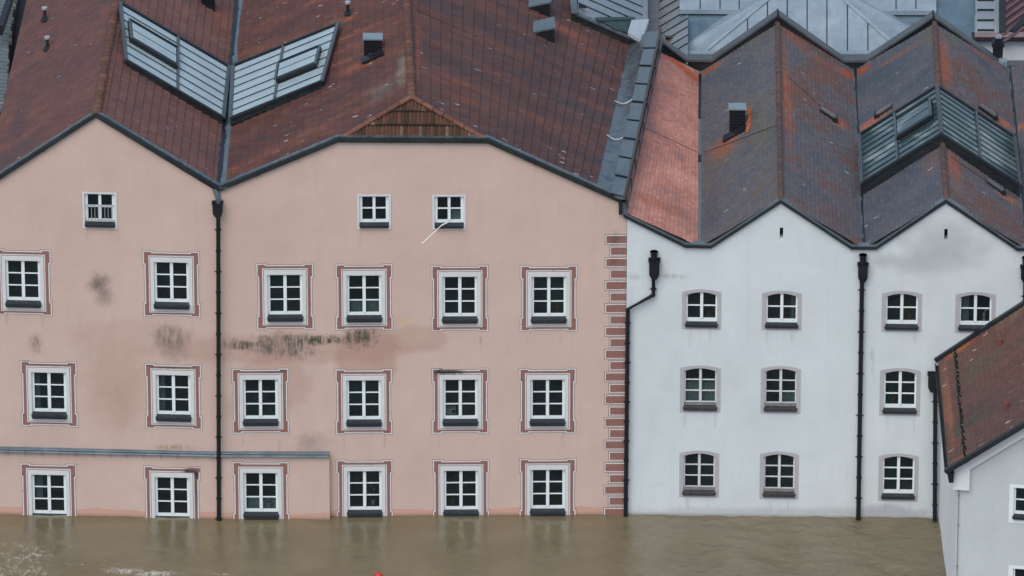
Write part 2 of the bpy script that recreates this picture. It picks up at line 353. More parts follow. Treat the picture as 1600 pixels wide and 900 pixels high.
def ridge_mat(name, cols, moss=.3):
    t = NT(name, .8, .2); u = t.sep(t.uvw()); r = t.white(t.comb(t.math('FLOOR', u[0]), 1.0, 2.0))[0]; P = t.pos()
    c = t.ramp(r, [(0, cols[0]), (.5, cols[1]), (1, cols[2])]); c = t.mix(t.remap(t.noise(P, 6, 5, .7), .5, .7, 0, moss), c, (.20, .21, .17))
    fr = t.math('FRACT', u[0]); c = t.mix(t.remap(fr, .1, .2, .7, 0), c, (.05, .035, .03)); t.color(c); return t.mat
M['mortar'] = simple('pale_mortar', (.15, .11, .095), .9, .1, .3, 20)
M['ridge1'] = ridge_mat('ridge_terracotta', ((.11, .05, .038), (.15, .065, .045), (.20, .085, .055)), .30)
M['ridge2'] = ridge_mat('ridge_dark', ((.075, .055, .055), (.11, .07, .062), (.15, .08, .06)), .2)
def strip(F, pts, d0, d1, th, mb, m=0):
    """flashing along a profile of (s,z): faces front, top, underside"""
    for (a, za), (b, zb) in zip(pts[:-1], pts[1:]):
        mb.hexa([F.w(a, za-th, d1), F.w(b, zb-th, d1), F.w(b, zb-th, d0), F.w(a, za-th, d0),
                 F.w(a, za, d1), F.w(b, zb, d1), F.w(b, zb, d0), F.w(a, za, d0)], m)

# ---------------------------------------------------------------- roof geometry of the pink house
def on(F, x, y, d=0): return F.px(x, y, d)
A1 = on(P1, 150, 181); V1 = on(P1, 343, 295); E1 = on(P1, -24, 291)
A1b = onz(198, -90, A1.z); V1b = onz(380, -90+0, V1.z); E1b = onz(64, -90, E1.z)
hipL = on(P2, 529, 219); hipR = on(P2, 761, 220); VR = on(P2, 972, 318)
R2z = None
# ridge height: continue both facade slopes to the ridge line
sl_ = (hipL.z-V1.z)/(hipL.x-V1.x); R2z = hipL.z + sl_*(onz(643, 152, hipL.z+.9).x-hipL.x)
R2 = onz(643, 154, R2z); R2b = onz(631, -90, R2z)
pl2l = Plane(R2, V1, R2b); 
V1P = onz(348, 294, V1.z)
Z = Vector((0, 0, 1))
def tz(p, top, bot): return (top.z-p.z)/(top.z-bot.z)

pinkroot = Root('pink_house', (P2.w(0, 0).x, 4, 0), 'long salmon pink house with painted window surrounds and two brown tiled gables standing in floodwater', 'house')
whiteroot = Root('white_house', (WF.w(4.4, 0).x, 5, 0), 'white rendered house with zigzag tiled gables, arched windows and a dark gable skylight', 'house')

# tile materials for the pink roofs
br = (.105, .050, .042); br2 = (.140, .062, .048); pu = (.068, .054, .062); orr = (.25, .092, .055); gy = (.085, .075, .078)
plA = Plane(A1, V1, A1b); plE = Plane(A1, E1, A1b); plR = Plane(R2, VR, R2b)
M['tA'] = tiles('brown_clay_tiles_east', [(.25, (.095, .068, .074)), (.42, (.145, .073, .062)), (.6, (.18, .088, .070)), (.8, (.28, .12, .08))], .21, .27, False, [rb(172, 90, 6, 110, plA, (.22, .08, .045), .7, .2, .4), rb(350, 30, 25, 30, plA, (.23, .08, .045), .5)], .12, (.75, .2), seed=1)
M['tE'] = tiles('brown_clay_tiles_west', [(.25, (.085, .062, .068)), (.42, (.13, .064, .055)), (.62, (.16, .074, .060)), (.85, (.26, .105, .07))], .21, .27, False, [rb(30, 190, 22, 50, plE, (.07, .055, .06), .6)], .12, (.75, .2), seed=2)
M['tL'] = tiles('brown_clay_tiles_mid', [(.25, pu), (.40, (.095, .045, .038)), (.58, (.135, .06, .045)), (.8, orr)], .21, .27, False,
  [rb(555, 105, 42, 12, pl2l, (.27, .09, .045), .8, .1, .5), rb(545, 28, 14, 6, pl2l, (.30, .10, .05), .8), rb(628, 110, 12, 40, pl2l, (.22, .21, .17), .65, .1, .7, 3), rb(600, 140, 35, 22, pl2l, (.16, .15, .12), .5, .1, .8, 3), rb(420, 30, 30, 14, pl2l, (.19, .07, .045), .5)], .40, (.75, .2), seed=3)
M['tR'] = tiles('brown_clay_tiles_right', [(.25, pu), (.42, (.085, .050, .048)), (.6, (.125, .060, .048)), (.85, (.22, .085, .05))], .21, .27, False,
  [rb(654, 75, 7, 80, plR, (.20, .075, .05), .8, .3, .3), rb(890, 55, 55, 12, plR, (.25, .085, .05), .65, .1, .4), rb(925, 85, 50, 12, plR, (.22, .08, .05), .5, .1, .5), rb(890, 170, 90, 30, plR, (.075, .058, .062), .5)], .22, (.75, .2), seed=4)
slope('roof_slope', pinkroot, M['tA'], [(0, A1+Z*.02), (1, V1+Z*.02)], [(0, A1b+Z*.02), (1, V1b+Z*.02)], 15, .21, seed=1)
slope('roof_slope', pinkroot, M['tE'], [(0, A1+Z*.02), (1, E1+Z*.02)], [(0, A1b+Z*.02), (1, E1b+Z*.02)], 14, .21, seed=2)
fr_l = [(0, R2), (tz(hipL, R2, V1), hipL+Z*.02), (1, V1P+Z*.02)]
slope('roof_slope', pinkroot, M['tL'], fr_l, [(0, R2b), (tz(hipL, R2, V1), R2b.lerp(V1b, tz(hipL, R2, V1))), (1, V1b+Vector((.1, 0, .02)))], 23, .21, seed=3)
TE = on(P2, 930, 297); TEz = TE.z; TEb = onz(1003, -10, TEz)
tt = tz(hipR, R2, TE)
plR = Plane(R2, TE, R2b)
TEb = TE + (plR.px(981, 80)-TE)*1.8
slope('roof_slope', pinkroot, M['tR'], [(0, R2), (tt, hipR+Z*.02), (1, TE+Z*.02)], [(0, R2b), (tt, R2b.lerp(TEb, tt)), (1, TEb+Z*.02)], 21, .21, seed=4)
# hip gable end: three courses of long interlocking tiles
th_ = NT('mossy_orange_hip_tiles', .85, .15); uv = th_.sep(th_.uvw()); P = th_.pos()
fu = th_.math('FRACT', uv[0]); r = th_.white(th_.comb(th_.math('FLOOR', uv[0]), th_.math('FLOOR', uv[1]), 0.0))[0]
c = th_.ramp(r, [(0, (.055, .034, .026)), (.4, (.115, .052, .040)), (.75, (.15, .065, .048)), (1, (.24, .20, .15))])
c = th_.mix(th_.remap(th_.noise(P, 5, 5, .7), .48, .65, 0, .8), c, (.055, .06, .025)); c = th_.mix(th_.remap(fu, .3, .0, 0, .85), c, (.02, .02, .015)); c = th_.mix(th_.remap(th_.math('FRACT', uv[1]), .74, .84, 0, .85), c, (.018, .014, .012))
th_.color(c); M['hip'] = th_.mat
mb = MB(); nh = 3
for k in range(nh):
    t0, t1 = k/nh, (k+1)/nh; a0 = R2.lerp(hipL, t0); b0 = R2.lerp(hipR, t0); a1 = R2.lerp(hipL, t1); b1 = R2.lerp(hipR, t1)
    wd = (b1-a1).length; nn = int(wd/.105); up = Vector((0, -.55, .83))
    for j in range(nn):
        q0, q1 = j/nn, (j+1)/nn
        def top(q):
            p = a1.lerp(b1, q); fx = (p.x-a1.x)/(b1.x-a1.x); x = p.x
            xl, xr = a0.x, b0.x
            if x < xl: f = (x-a1.x)/(xl-a1.x); return a1.lerp(a0, f)
            if x > xr: f = (x-b1.x)/(xr-b1.x) if xr != b1.x else 0; return b1.lerp(b0, f)
            f = (x-xl)/(xr-xl) if xr > xl else 0; return a0.lerp(b0, f)
        qm = (q0+q1)/2; p0, pm, p1 = a1.lerp(b1, q0), a1.lerp(b1, qm), a1.lerp(b1, q1)
        u0 = p0.x/.105
        for (pa, pb, qa, qb, ha, hb, ua, ub) in ((p0, pm, q0, qm, .03, .065, .02, .5), (pm, p1, qm, q1, .065, .03, .5, .97)):
            ta, tb = top(qa), top(qb)
            mb.face([pa+up*ha, pb+up*hb, tb+up*(hb-.03), ta+up*(ha-.03)], 0, [(j+ua, k+.9), (j+ub, k+.9), (j+ub, k+.1), (j+ua, k+.1)])
            mb.face([pa-up*.0, pb-up*.0, pb+up*hb, pa+up*ha], 0, [(j, k+.5)]*4)
mb.build('hip_roof', M['hip'], pinkroot, weld=False)
mt = [M['ridge1'], M['mortar']]
ridge('ridge_tiles', pinkroot, mt, A1 - Vector((0, 0, -.05)), A1b+Z*.05, .12, .30)
ridge('ridge_tiles', pinkroot, mt, R2+Z*.05, R2b+Z*.05, .115, .30)
ridge('ridge_tiles', pinkroot, mt, hipL+Vector((.08, .05, .05)), R2+Z*.06, .085, .36)
ridge('ridge_tiles', pinkroot, mt, hipR+Vector((-.08, .05, .05)), R2+Z*.06, .085, .36)
# ---- valley gutter between both pink gables
mb = MB(); d = (V1b-V1); dn = d.normalized()
mb.beam(V1+Vector((.11, -.1, .055)), V1b+Vector((.11, 0, .055)), .26, .02); 
for i in range(9): p = V1 + d*(i+.4)/9 + Vector((.11, 0, .075)); mb.beam(p+Vector((-.14, 0, 0)), p+Vector((.14, 0, 0)), .03, .015)
mb.build('valley_gutter', M['metal2'], pinkroot)
mb = MB()
for i in range(60):
    p = V1 + d*(i/60) + Vector((-.03+random.uniform(-.02, .02), 0, .075)); mb.beam(p, p+dn*(d.length/60), .09+random.uniform(0, .05), .035)
mb.build('valley_edge', M['black'], pinkroot)
# ---- lead sheets and coping along the party wall
LT = [(926, 290), (981, 75)]; CPl = [(953, 304), (1005, 84)]; CPr = [(978, 304), (1024, 84)]
zc = on(P2, 953, 306).z; 
def ext(p, q, f): return p + (q-p)*f
l0, l1 = plR.px(930, 293), plR.px(980.5, 80); c0, c1 = onz(955, 305, zc), onz(1004, 84, zc)
r0_, r1_ = onz(974, 310, zc+.20), onz(1023, 84, zc+.20)
plE0 = on(WF, 979, 334); e0, e1 = onz(980, 328, plE0.z), onz(1032, 84, plE0.z)
l1 = ext(l0, l1, 1.08); c1 = ext(c0, c1, 1.16); r1_ = ext(r0_, r1_, 1.16); e1 = ext(e0, e1, 1.1)
mb = MB(); N = 24; rows = []
for i in range(N+1):
    f = i/N; a = l0.lerp(l1, f); b = c0.lerp(c1, f); rows.append([a.lerp(b, g/5) + Z*(.03 + .035*noise.noise(Vector((g*1.1, f*14, 3))) - .05*math.sin(g/5*math.pi)) for g in range(6)])
for i in range(N):
    for g in range(5): mb.face([rows[i][g], rows[i][g+1], rows[i+1][g+1], rows[i+1][g]])
mb.build('lead_gutter_sheet', M['metal3'], pinkroot, smooth=True)
for i, f in enumerate((.335, .565)):
    mb = MB()
    a, b = l0.lerp(l1, f), c0.lerp(c1, f); pts = [a.lerp(b, g/8)+Z*(.06+.02*noise.noise(Vector((g, f*9, 0)))) - Vector((0, .25*math.sin(g/8*math.pi), 0)) for g in range(9)]
    mb.tube(pts, .022, 6)
    mb.build('lead_sheet_lip', simple('bare_bright_lead', (.45, .47, .48), .4, .6, .2), pinkroot)
mb = MB(); ns = 9
for i in range(ns):
    f0, f1 = i/ns, (i+1)/ns-.008
    a, b, c_, d_ = c0.lerp(c1, f0), r0_.lerp(r1_, f0), r0_.lerp(r1_, f1), c0.lerp(c1, f1); lf = Z*(.012*(i % 2)+.05)
    mb.hexa([p-Z*.05 for p in (a, b, c_, d_)]+[p+lf for p in (a, b, c_, d_)])
    mb.beam(a+lf+Vector((0, .0, 0)), b+lf+Vector((0, .0, 0)), .06, .02, m=1)
    g0, g1 = r0_.lerp(r1_, f0), r0_.lerp(r1_, f1); h0, h1 = e0.lerp(e1, f0), e0.lerp(e1, f1)
    ofs = Vector((.09, 0, -.02))
    mb.hexa([p-Z*.05 for p in (g0+ofs, h0, h1, g1+ofs)]+[p+Z*.05 for p in (g0+ofs, h0, h1, g1+ofs)])
    mb.beam(g0+ofs+Z*.05, h0+Z*.05, .05, .02, m=1)
mb.build('party_wall_coping', [M['metal2'], M['black']], pinkroot)
mb = MB(); mb.beam(r0_+Vector((.03, -.1, 0)), r1_+Vector((.03, 0, 0)), .07, .11); mb.build('coping_rib', M['brass'], pinkroot)
mb = MB(); qa, qb = P2.sz(967, 309), P2.sz(980, 331); mb.box(P2, qa[0], qb[0], qb[1]-.05, qa[1]-.12, -.12, .06); mb.build('coping_end', M['metal2'], pinkroot)
mb = MB()   # wall under the coping
for (a, b) in ((c0, c1),):
    fy = on(P2, 965, 500).y; PW = [Vector((c0.x+.12, fy+.35, c0.z)), Vector((r0_.x, fy+.35, c0.z)), Vector((r1_.x, r1_.y, c0.z)), Vector((c1.x+.05, c1.y, c0.z))]
    mb.hexa([Vector((p.x, p.y, 0)) for p in PW] + [p-Z*.06 for p in PW])
mb.build('party_wall', M['white'], pinkroot)

# ---------------------------------------------------------------- windows
def rect(s0, s1, z0, z1): return [(s0, z0), (s1, z0), (s1, z1), (s0, z1)]
def eared(s0, s1, z0, z1, e, lx, lz, i):
    a, b, c, d = s0+i, s1-i, z0+i, z1-i; lx -= 2*i; lz -= 2*i
    return [(a, c), (a+lx, c), (a+lx, c+e), (b-lx, c+e), (b-lx, c), (b, c), (b, c+lz), (b-e, c+lz), (b-e, d-lz), (b, d-lz), (b, d),
            (b-lx, d), (b-lx, d-e), (a+lx, d-e), (a+lx, d), (a, d), (a, d-lz), (a+e, d-lz), (a+e, c+lz), (a, c+lz)]
def fbox(F, b):
    x0, y0, x1, y1 = b; xm, ym = (x0+x1)/2, (y0+y1)/2
    return F.sz(x0, ym)[0], F.sz(x1, ym)[0], F.sz(xm, y1)[1], F.sz(xm, y0)[1]
def sash(mb, F, s0, s1, z0, z1, d0, d1, rows, side=.07, bot=.085, top=.05, mull=.09, bar=.028):
    mb.box(F, s0, s0+side, z0, z1, d0, d1); mb.box(F, s1-side, s1, z0, z1, d0, d1)
    mb.box(F, s0+side, s1-side, z0, z0+bot, d0, d1); mb.box(F, s0+side, s1-side, z1-top, z1, d0, d1)
    m = (s0+s1)/2; mb.box(F, m-mull/2, m+mull/2, z0+bot, z1-top, d0, d1+.015)
    for (a, b) in ((s0+side, m-mull/2), (m+mull/2, s1-side)):
        for k in range(1, rows):
            z = z0+bot + (z1-top-z0-bot)*k/rows; mb.box(F, a, b, z-bar/2, z+bar/2, d0+.01, d1-.008)
def sill(F, win, s0, s1, z, mat, out=.10, drop=.10, back=-.07):
    mb = MB(); c = []
    for a in (s0, s1):
        c.append([F.w(a, z, back), F.w(a, z-.045, out), F.w(a, z-drop, out), F.w(a, z-drop, back)])
    (a, b) = c; ins = F.t*.025
    a[3] = a[3]; 
    mb.face([a[0], a[1], b[1], b[0]][::-1]); mb.face([a[1]+ins*0, a[2]+ins, b[2]-ins, b[1]][::-1]); mb.face([a[2]+ins, a[3]+ins, b[3]-ins, b[2]-ins][::-1])
    mb.face([a[0], a[3], a[2]+ins, a[1]]); mb.face([b[0], b[1], b[2]-ins, b[3]]); mb.face([a[0], b[0], b[3], a[3]])
    mb.build('sill', mat, win, weld=False)
def reveal(mb, F, loop, d0, d1, m=0):
    n = len(loop)
    for i in range(n):
        (a, za), (b, zb) = loop[i], loop[(i+1) % n]
        mb.face([F.w(a, za, d1), F.w(b, zb, d1), F.w(b, zb, d0), F.w(a, za, d0)], m)
def curtain(F, win, s0, s1, z0, z1, d=-.24):
    mb = MB(); n = 12
    for i in range(n):
        a, b = s0+(s1-s0)*i/n, s0+(s1-s0)*(i+1)/n; da, db = d+.025*math.sin(i*1.7), d+.025*math.sin((i+1)*1.7)
        mb.face([F.w(a, z0, da), F.w(b, z0, db), F.w(b, z1, db), F.w(a, z1, da)])
    mb.build('curtain', M['curtain'], win)
def pink_window(F, root, box, extra=0, cur=None):
    s0, s1, z0, z1 = fbox(F, box); z0 = z1 - (104/49.8)
    mid = (s0+s1)/2; s0, s1 = mid-.82, mid+.82
    o0, o1, oz0, oz1 = s0+.325, s1-.325, z1-(81.5/49.8), z1-.355
    hole = rect(o0, o1, oz0-.13, oz1)
    mb = MB(); bl = rect(s0+.222, s1-.222, z0+.19, z1-.205)
    mb.holed(F, bl, [hole], .022, 0); reveal(mb, F, hole[::-1], -.16, .022)
    n = len(bl)
    win = mb.build('window', M['border'], root)
    win = (win[0], win[1])
    mb = MB()
    mb.holed(F, eared(s0, s1, z0, z1, .042, .31, .46, 0), [hole], .004, 0)
    mb.holed(F, eared(s0, s1, z0, z1, .042, .31, .46, .012), [hole], .007, 1)
    mb.holed(F, eared(s0, s1, z0, z1, .042, .31, .46, .050), [hole], .010, 0)
    mb.holed(F, eared(s0, s1, z0, z1, .042, .31, .46, .056), [hole], .013, 2)
    mb.holed(F, rect(s0+.176, s1-.176, z0+.146, z1-.158), [hole], .016, 1)
    mb.holed(F, rect(s0+.208, s1-.208, z0+.177, z1-.190), [hole], .019, 0)
    mb.build('surround', [M['darkline'], M['line'], M['red']], win, weld=False)
    mb = MB(); sash(mb, F, o0+.002, o1-.002, oz0, oz1-.002, -.13, -.065, 3); mb.build('frame', M['paintwhite'], win)
    mb = MB(); mb.face([F.w(o0+.03, oz0+.03, -.1), F.w(o1-.03, oz0+.03, -.1), F.w(o1-.03, oz1-.03, -.1), F.w(o0+.03, oz1-.03, -.1)]); mb.build('pane', M['glass'], win)
    sill(F, win, o0-.02, o1+.02, oz0-.005, M['sill'], .11, .15)
    if cur:
        for a, b, lo, hi in cur: curtain(F, win, o0+(o1-o0)*a, o0+(o1-o0)*b, oz0+(oz1-oz0)*lo, oz0+(oz1-oz0)*hi)
    return hole, (o0, o1, oz0, oz1)
def small_window(F, root, box, railing=False, blind=False):
    s0, s1, z0, z1 = fbox(F, box); o0, o1, oz0, oz1 = s0+.06, s1-.06, z0+.19, z1-.06
    hole = rect(o0, o1, oz0-.12, oz1); mb = MB(); mb.holed(F, rect(s0, s1, z0, z1), [hole], .02); reveal(mb, F, hole[::-1], -.16, .02)
    win = mb.build('window', M['border'], root)
    mb = MB(); sash(mb, F, o0+.002, o1-.002, oz0, oz1-.002, -.13, -.06, 2, .085, .08, .05, .08, .03 if not railing else .03); mb.build('frame', M['paintwhite'], win)
    mb = MB(); mb.face([F.w(o0+.03, oz0+.03, -.1), F.w(o1-.03, oz0+.03, -.1), F.w(o1-.03, oz1-.03, -.1), F.w(o0+.03, oz1-.03, -.1)]); mb.build('pane', M['glass'], win)
    sill(F, win, o0-.0, o1+.0, oz0-.005, M['sill'], .09, .12)
    if railing:
        mb = MB(); zz = oz0 + (oz1-oz0)*.60; mb.tube([F.w(o0+.02, zz, .0), F.w(o1-.02, zz, .0)], .014, 6); mb.tube([F.w(o0+.02, oz0+.07, .0), F.w(o1-.02, oz0+.07, .0)], .014, 6)
        for i in range(8): a = o0+.1+(o1-o0-.2)*i/7; mb.tube([F.w(a, oz0+.07, 0), F.w(a, zz, 0)], .009, 6)
        mb.build('railing', simple('galvanised_rail', (.35, .38, .39), .4, .5, .1), win)
    if blind: curtain(F, win, o0+(o1-o0)*.55, o0+(o1-o0)*.95, oz0+.05, oz0+(oz1-oz0)*.5, -.16)
    return hole, (o0, o1, oz0, oz1)
def arch(s0, s1, z0, z1, rise, n=12):
    pts = [(s0, z0), (s1, z0)]; m, hw = (s0+s1)/2, (s1-s0)/2
    for i in range(n+1):
        f = 1-2*i/n; pts.append((m+hw*f, z1-rise*f*f))
    return pts
def arch_window(F, root, box, rows, old=False, cur=None):
    s0, s1, z0, z1 = fbox(F, box); o0, o1, oz0, oz1 = s0+.115, s1-.115, z0+.215, z1-.085
    lo = arch(s0, s1, z0, z1, .09); hole = arch(o0, o1, oz0-.13, oz1, .085)
    mb = MB(); mb.holed(F, lo, [hole], .006, 0); reveal(mb, F, hole[::-1], -.17, .006, 1)
    win = mb.build('window', [M['greyband'], M['paintwhite']], root)
    fm = M['oldwhite'] if old else M['paintwhite']
    d0, d1 = -.15, -.075; side, bot, mull, bar = (.045, .10, .075, .028) if old else (.05, .10, .085, .03)
    mb = MB(); inner = arch(o0+side, o1-side, oz0+bot, oz1-.045, .08); outer = arch(o0+.002, o1-.002, oz0, oz1-.002, .085)
    mb.holed(F, outer, [inner], d1); reveal(mb, F, inner[::-1], d0, d1); m = (o0+o1)/2
    mb.box(F, m-mull/2, m+mull/2, oz0+bot, oz1-.05, d0, d1+.015)
    for a, b in ((o0+side, m-mull/2), (m+mull/2, o1-side)):
        for k in range(1, rows):
            z = oz0+bot+(oz1-.06-oz0-bot)*k/rows; mb.box(F, a, b, z-bar/2, z+bar/2, d0+.02, d1-.01)
    if old: mb.box(F, o0+.003, o1-.003, oz0+.001, oz0+bot-.01, d1+.003, d1+.035, 1)
    mb.build('frame', [fm, M['greywood']], win)
    mb = MB(); pl = arch(o0+.02, o1-.02, oz0+.03, oz1-.02, .08); mb.holed(F, pl, [], -.12); mb.build('pane', M['glass'], win)
    sill(F, win, o0-.03, o1+.03, oz0-.005, M['sill'] if not old else simple('dirty_sill', (.05, .05, .052), .7, .2, .35, 9), .07, .125)
    if cur:
        for a, b, lo_, hi in cur: curtain(F, win, o0+(o1-o0)*a, o0+(o1-o0)*b, oz0+(oz1-oz0)*lo_, oz0+(oz1-oz0)*hi)
    return hole, (o0, o1, oz0, oz1)

HP1, HP2, HQ1, HQ2 = [], [], [], []; OP = {}
def grow(h, e): xs = [p[0] for p in h]; zs = [p[1] for p in h]; return rect(min(xs)-e, max(xs)+e, min(zs)-e, max(zs)+e)
def addw(key, fn, F, H, *a, **k):
    h, o = fn(F, pinkroot, *a, **k); H.append(h); OP[key] = (F, o)
addw('a1', small_window, P1, HP1, (129, 299.5, 183, 357), railing=True)
addw('a2', small_window, P2, HP2, (558, 303, 611, 358)); addw('a3', small_window, P2, HP2, (675.5, 303.5, 728, 358.5), blind=True)
for k, F, H, b, cu in (('11', P1, HP1, (-9, 389, 81, 489), None), ('12', P1, HP1, (222, 391.5, 314, 494), None),
    ('13', P2, HP2, (399, 411, 492, 518), None), ('14', P2, HP2, (523, 412, 615, 518), [(.1, .48, .03, .3), (.55, .95, .03, .33)]), ('15', P2, HP2, (672, 414, 765, 520), None), ('16', P2, HP2, (811.5, 414, 903.5, 519), None),
    ('21', P1, HP1, (29, 564, 124.5, 668), [(.06, .22, .03, .9)]), ('22', P1, HP1, (224, 568, 318, 670), [(.06, .24, .03, .9)]), ('23', P2, HP2, (361, 575, 453, 680), None), ('24', P2, HP2, (522.5, 576, 614.5, 681), None),
    ('25', P2, HP2, (674, 575, 764.5, 679), None), ('26', P2, HP2, (810, 575, 901, 679), None),
    ('31', Q1, HQ1, (29.5, 724, 124, 828), [(.08, .3, .3, .95)]), ('32', Q1, HQ1, (222.5, 728, 316, 832), None), ('33', Q2, HQ2, (361.5, 721, 454, 825), [(.1, .9, .03, .3)]),
    ('34', P2, HP2, (523.5, 718, 616, 822), None), ('35', P2, HP2, (674.5, 717.5, 766, 822), None), ('36', P2, HP2, (810, 716, 901.5, 820), None)):
    addw(k, pink_window, F, H, b, cur=cu)
# pink walls
def prof(F, pts): return [F.sz(x, y) for x, y in pts]
zb = -1.0
L1 = P1.sz(-24, 291)[0]; C1 = P1.sz(345, 807)[0]
top1 = prof(P1, [(-24, 293), (150, 184), (343, 298)])
out1 = [(L1, zb), (C1, zb), (C1, top1[2][1]), top1[1], (L1, top1[0][1])]
# plinth holes punched through the wall behind too (slightly larger)
def reproj(h, A, B): return [B.sz(*0) if False else ((A.w(a, z)-B.o).dot(B.t), z) for a, z in h]
mb = MB(); mb.holed(P1, out1, HP1 + [grow(reproj(h, Q1, P1), .03) for h in HQ1], 0)
top2 = prof(P2, [(345, 298), (529, 222), (762, 223), (968, 314), (976, 334)])
C2 = P2.sz(976.5, 803)[0]
out2 = [(0, zb), (C2, zb), (C2, top2[4][1]), (top2[3][0]+.12, top2[3][1]-.1), top2[3], top2[2], top2[1], (0, top2[0][1])]
mb.holed(P2, out2, HP2 + [grow(reproj(h, Q2, P2), .03) for h in HQ2], 0)
# other sides of the pink house
def vq(mb, a, b, za, zb_, lo=-1.0): mb.face([Vector((a.x, a.y, lo)), Vector((b.x, b.y, lo)), Vector((b.x, b.y, zb_)), Vector((a.x, a.y, za))])
vq(mb, E1, E1b, E1.z, E1b.z); vq(mb, E1b, A1b, E1.z, A1.z); vq(mb, A1b, V1b, A1.z, V1.z); vq(mb, V1b, R2b, V1.z, R2.z); vq(mb, R2b, TEb, R2.z, TE.z)
wc = P2.w(C2, 0); mb.face([Vector((wc.x, wc.y, -1)), Vector((wc.x, wc.y+12, -1)), Vector((wc.x, wc.y+12, zc-.3)), Vector((wc.x, wc.y, zc-.3))])
mb.build('wall', M['pink'], pinkroot)
mb = MB(); mb.face([P1.w(L1+.1, -1, -1.4), P1.w(C1, -1, -1.4), P1.w(C1, 9.9, -1.4), P1.w(L1+.1, 9.9, -1.4)]); mb.face([P1.w(L1+.3, 10.15, -.05), P1.w(C1, 9.95, -.05), P1.w(C1, 9.95, -1.4), P1.w(L1+.3, 10.15, -1.4)]); mb.face([P2.w(0, -1, -1.4), P2.w(C2-.1, -1, -1.4), P2.w(C2-.1, 9.9, -1.4), P2.w(0, 9.9, -1.4)])
for z in (1.95, 4.9, 8.3): mb.face([P1.w(L1+.1, z, -.2), P2.w(0, z, -.2), P2.w(0, z, -1.4), P1.w(L1+.1, z, -1.4)]); mb.face([P2.w(0, z, -.2), P2.w(C2-.1, z, -.2), P2.w(C2-.1, z, -1.4), P2.w(0, z, -1.4)])
mb.build('inner_wall', M['dark'], pinkroot)
# plinth
zp1 = Q1.sz(20, 711)[1]; zpt = Q2.sz(430, 713.5)[1]; q1c = Q1.sz(345, 810)[0]; q2e = Q2.sz(515.5, 811)[0]
mb = MB(); mb.holed(Q1, rect(Q1.sz(-24, 800)[0], q1c, zb, zpt), HQ1, 0); mb.holed(Q2, rect(0, q2e, zb, zpt), HQ2, 0)
mb.face([Q1.w(Q1.sz(-24, 800)[0], zpt, 0), Q1.w(q1c, zpt, 0), Q1.w(q1c, zpt, -.25), Q1.w(Q1.sz(-24, 800)[0], zpt, -.25)]); mb.face([Q2.w(0, zpt, 0), Q2.w(q2e, zpt, 0), Q2.w(q2e, zpt, -.25), Q2.w(0, zpt, -.25)])
mb.face([Q2.w(q2e, zb, 0), Q2.w(q2e, zb, -.25), Q2.w(q2e, zpt, -.25), Q2.w(q2e, zpt, 0)]); mb.build('plinth', M['pink'], pinkroot, weld=False)
mb = MB(); la = Q1.sz(-24, 800)[0]
for F, a, b in ((Q1, la, q1c), (Q2, 0, q2e)):
    mb.hexa([F.w(a, zpt+.004, .05), F.w(b, zpt+.004, .05), F.w(b, zpt+.004, -.16), F.w(a, zpt+.004, -.16), F.w(a, zpt+.03, .05), F.w(b, zpt+.03, .05), F.w(b, zpt+.09, -.16), F.w(a, zpt+.09, -.16)])
mb.build('plinth_flashing', M['metal2'], pinkroot)
mb = MB()
for off, zz, r in ((.075, .045, .030), (.0, .085, .018)):
    mb.tube([Q1.w(la, zpt+zz, off), Q1.w(q1c, zpt+zz, off), Q2.w(q2e-.02, zpt+zz, off)], r, 8)
for i in range(14): a = la + (q1c-la)*(i+.5)/14; mb.box(Q1, a-.015, a+.015, zpt-.03, zpt+.12, .04, .115)
mb.build('service_pipe', seamed('pale_blue_pipe', (.13, .18, .21), (.24, .29, .32), .35), pinkroot)
# quoins painted on the corner
mb = MB(); y = 366.0; i = 0; zt = P2.sz(960, 366)[1]; se = C2
while zt > -0.2:
    wpx = (34, 27)[i % 2]; hpx = 17.9; a = se - wpx/55; zb0 = zt-hpx/49.8+.035
    mb.face([P2.w(a, zb0, .004), P2.w(se, zb0, .004), P2.w(se, zt, .004), P2.w(a, zt, .004)], 0)
    mb.face([P2.w(a+.016, zb0+.016, .007), P2.w(se, zb0+.016, .007), P2.w(se, zt-.016, .007), P2.w(a+.016, zt-.016, .007)], 1)
    mb.face([P2.w(a+.048, zb0+.048, .010), P2.w(se, zb0+.048, .010), P2.w(se, zt-.048, .010), P2.w(a+.048, zt-.048, .010)], 2)
    zt -= hpx/49.8; i += 1
mb.build('painted_quoins', [M['darkline'], M['line'], M['red']], pinkroot, weld=False)
# verge flashings
mb = MB(); 
p1 = prof(P1, [(-26, 289), (150, 175), (343, 291)]); p2 = prof(P2, [(344, 290.5), (528, 214), (762, 215.5), (968, 308)])
strip(P1, p1, -.12, .10, .13, mb); strip(P2, p2, -.12, .10, .13, mb)
a = P2.sz(968, 308); b = P2.sz(968, 333); mb.box(P2, a[0]-.02, a[0]+.08, b[1], a[1], -.1, .11)
for F, pp in ((P1, p1), (P2, p2)):
    for (a, za), (b, zb_) in zip(pp[:-1], pp[1:]):
        if abs(b-a) < .3: continue
        n = max(2, int((b-a)/1.1))
        for i in range(1, n): f = (i+random.uniform(-.1, .1))/n; q = a+(b-a)*f; z = za+(zb_-za)*f; mb.box(F, q-.02, q+.02, z-.14, z+.012, -.1, .107)
mb.build('verge_flashing', M['metal'], pinkroot)
mb = MB(); strip(P1, [(s_, z_+.03) for s_, z_ in p1], -.14, .02, .03, mb); strip(P2, [(s_, z_+.03) for s_, z_ in p2], -.14, .02, .03, mb); mb.build('verge_cap', M['metal3'], pinkroot)

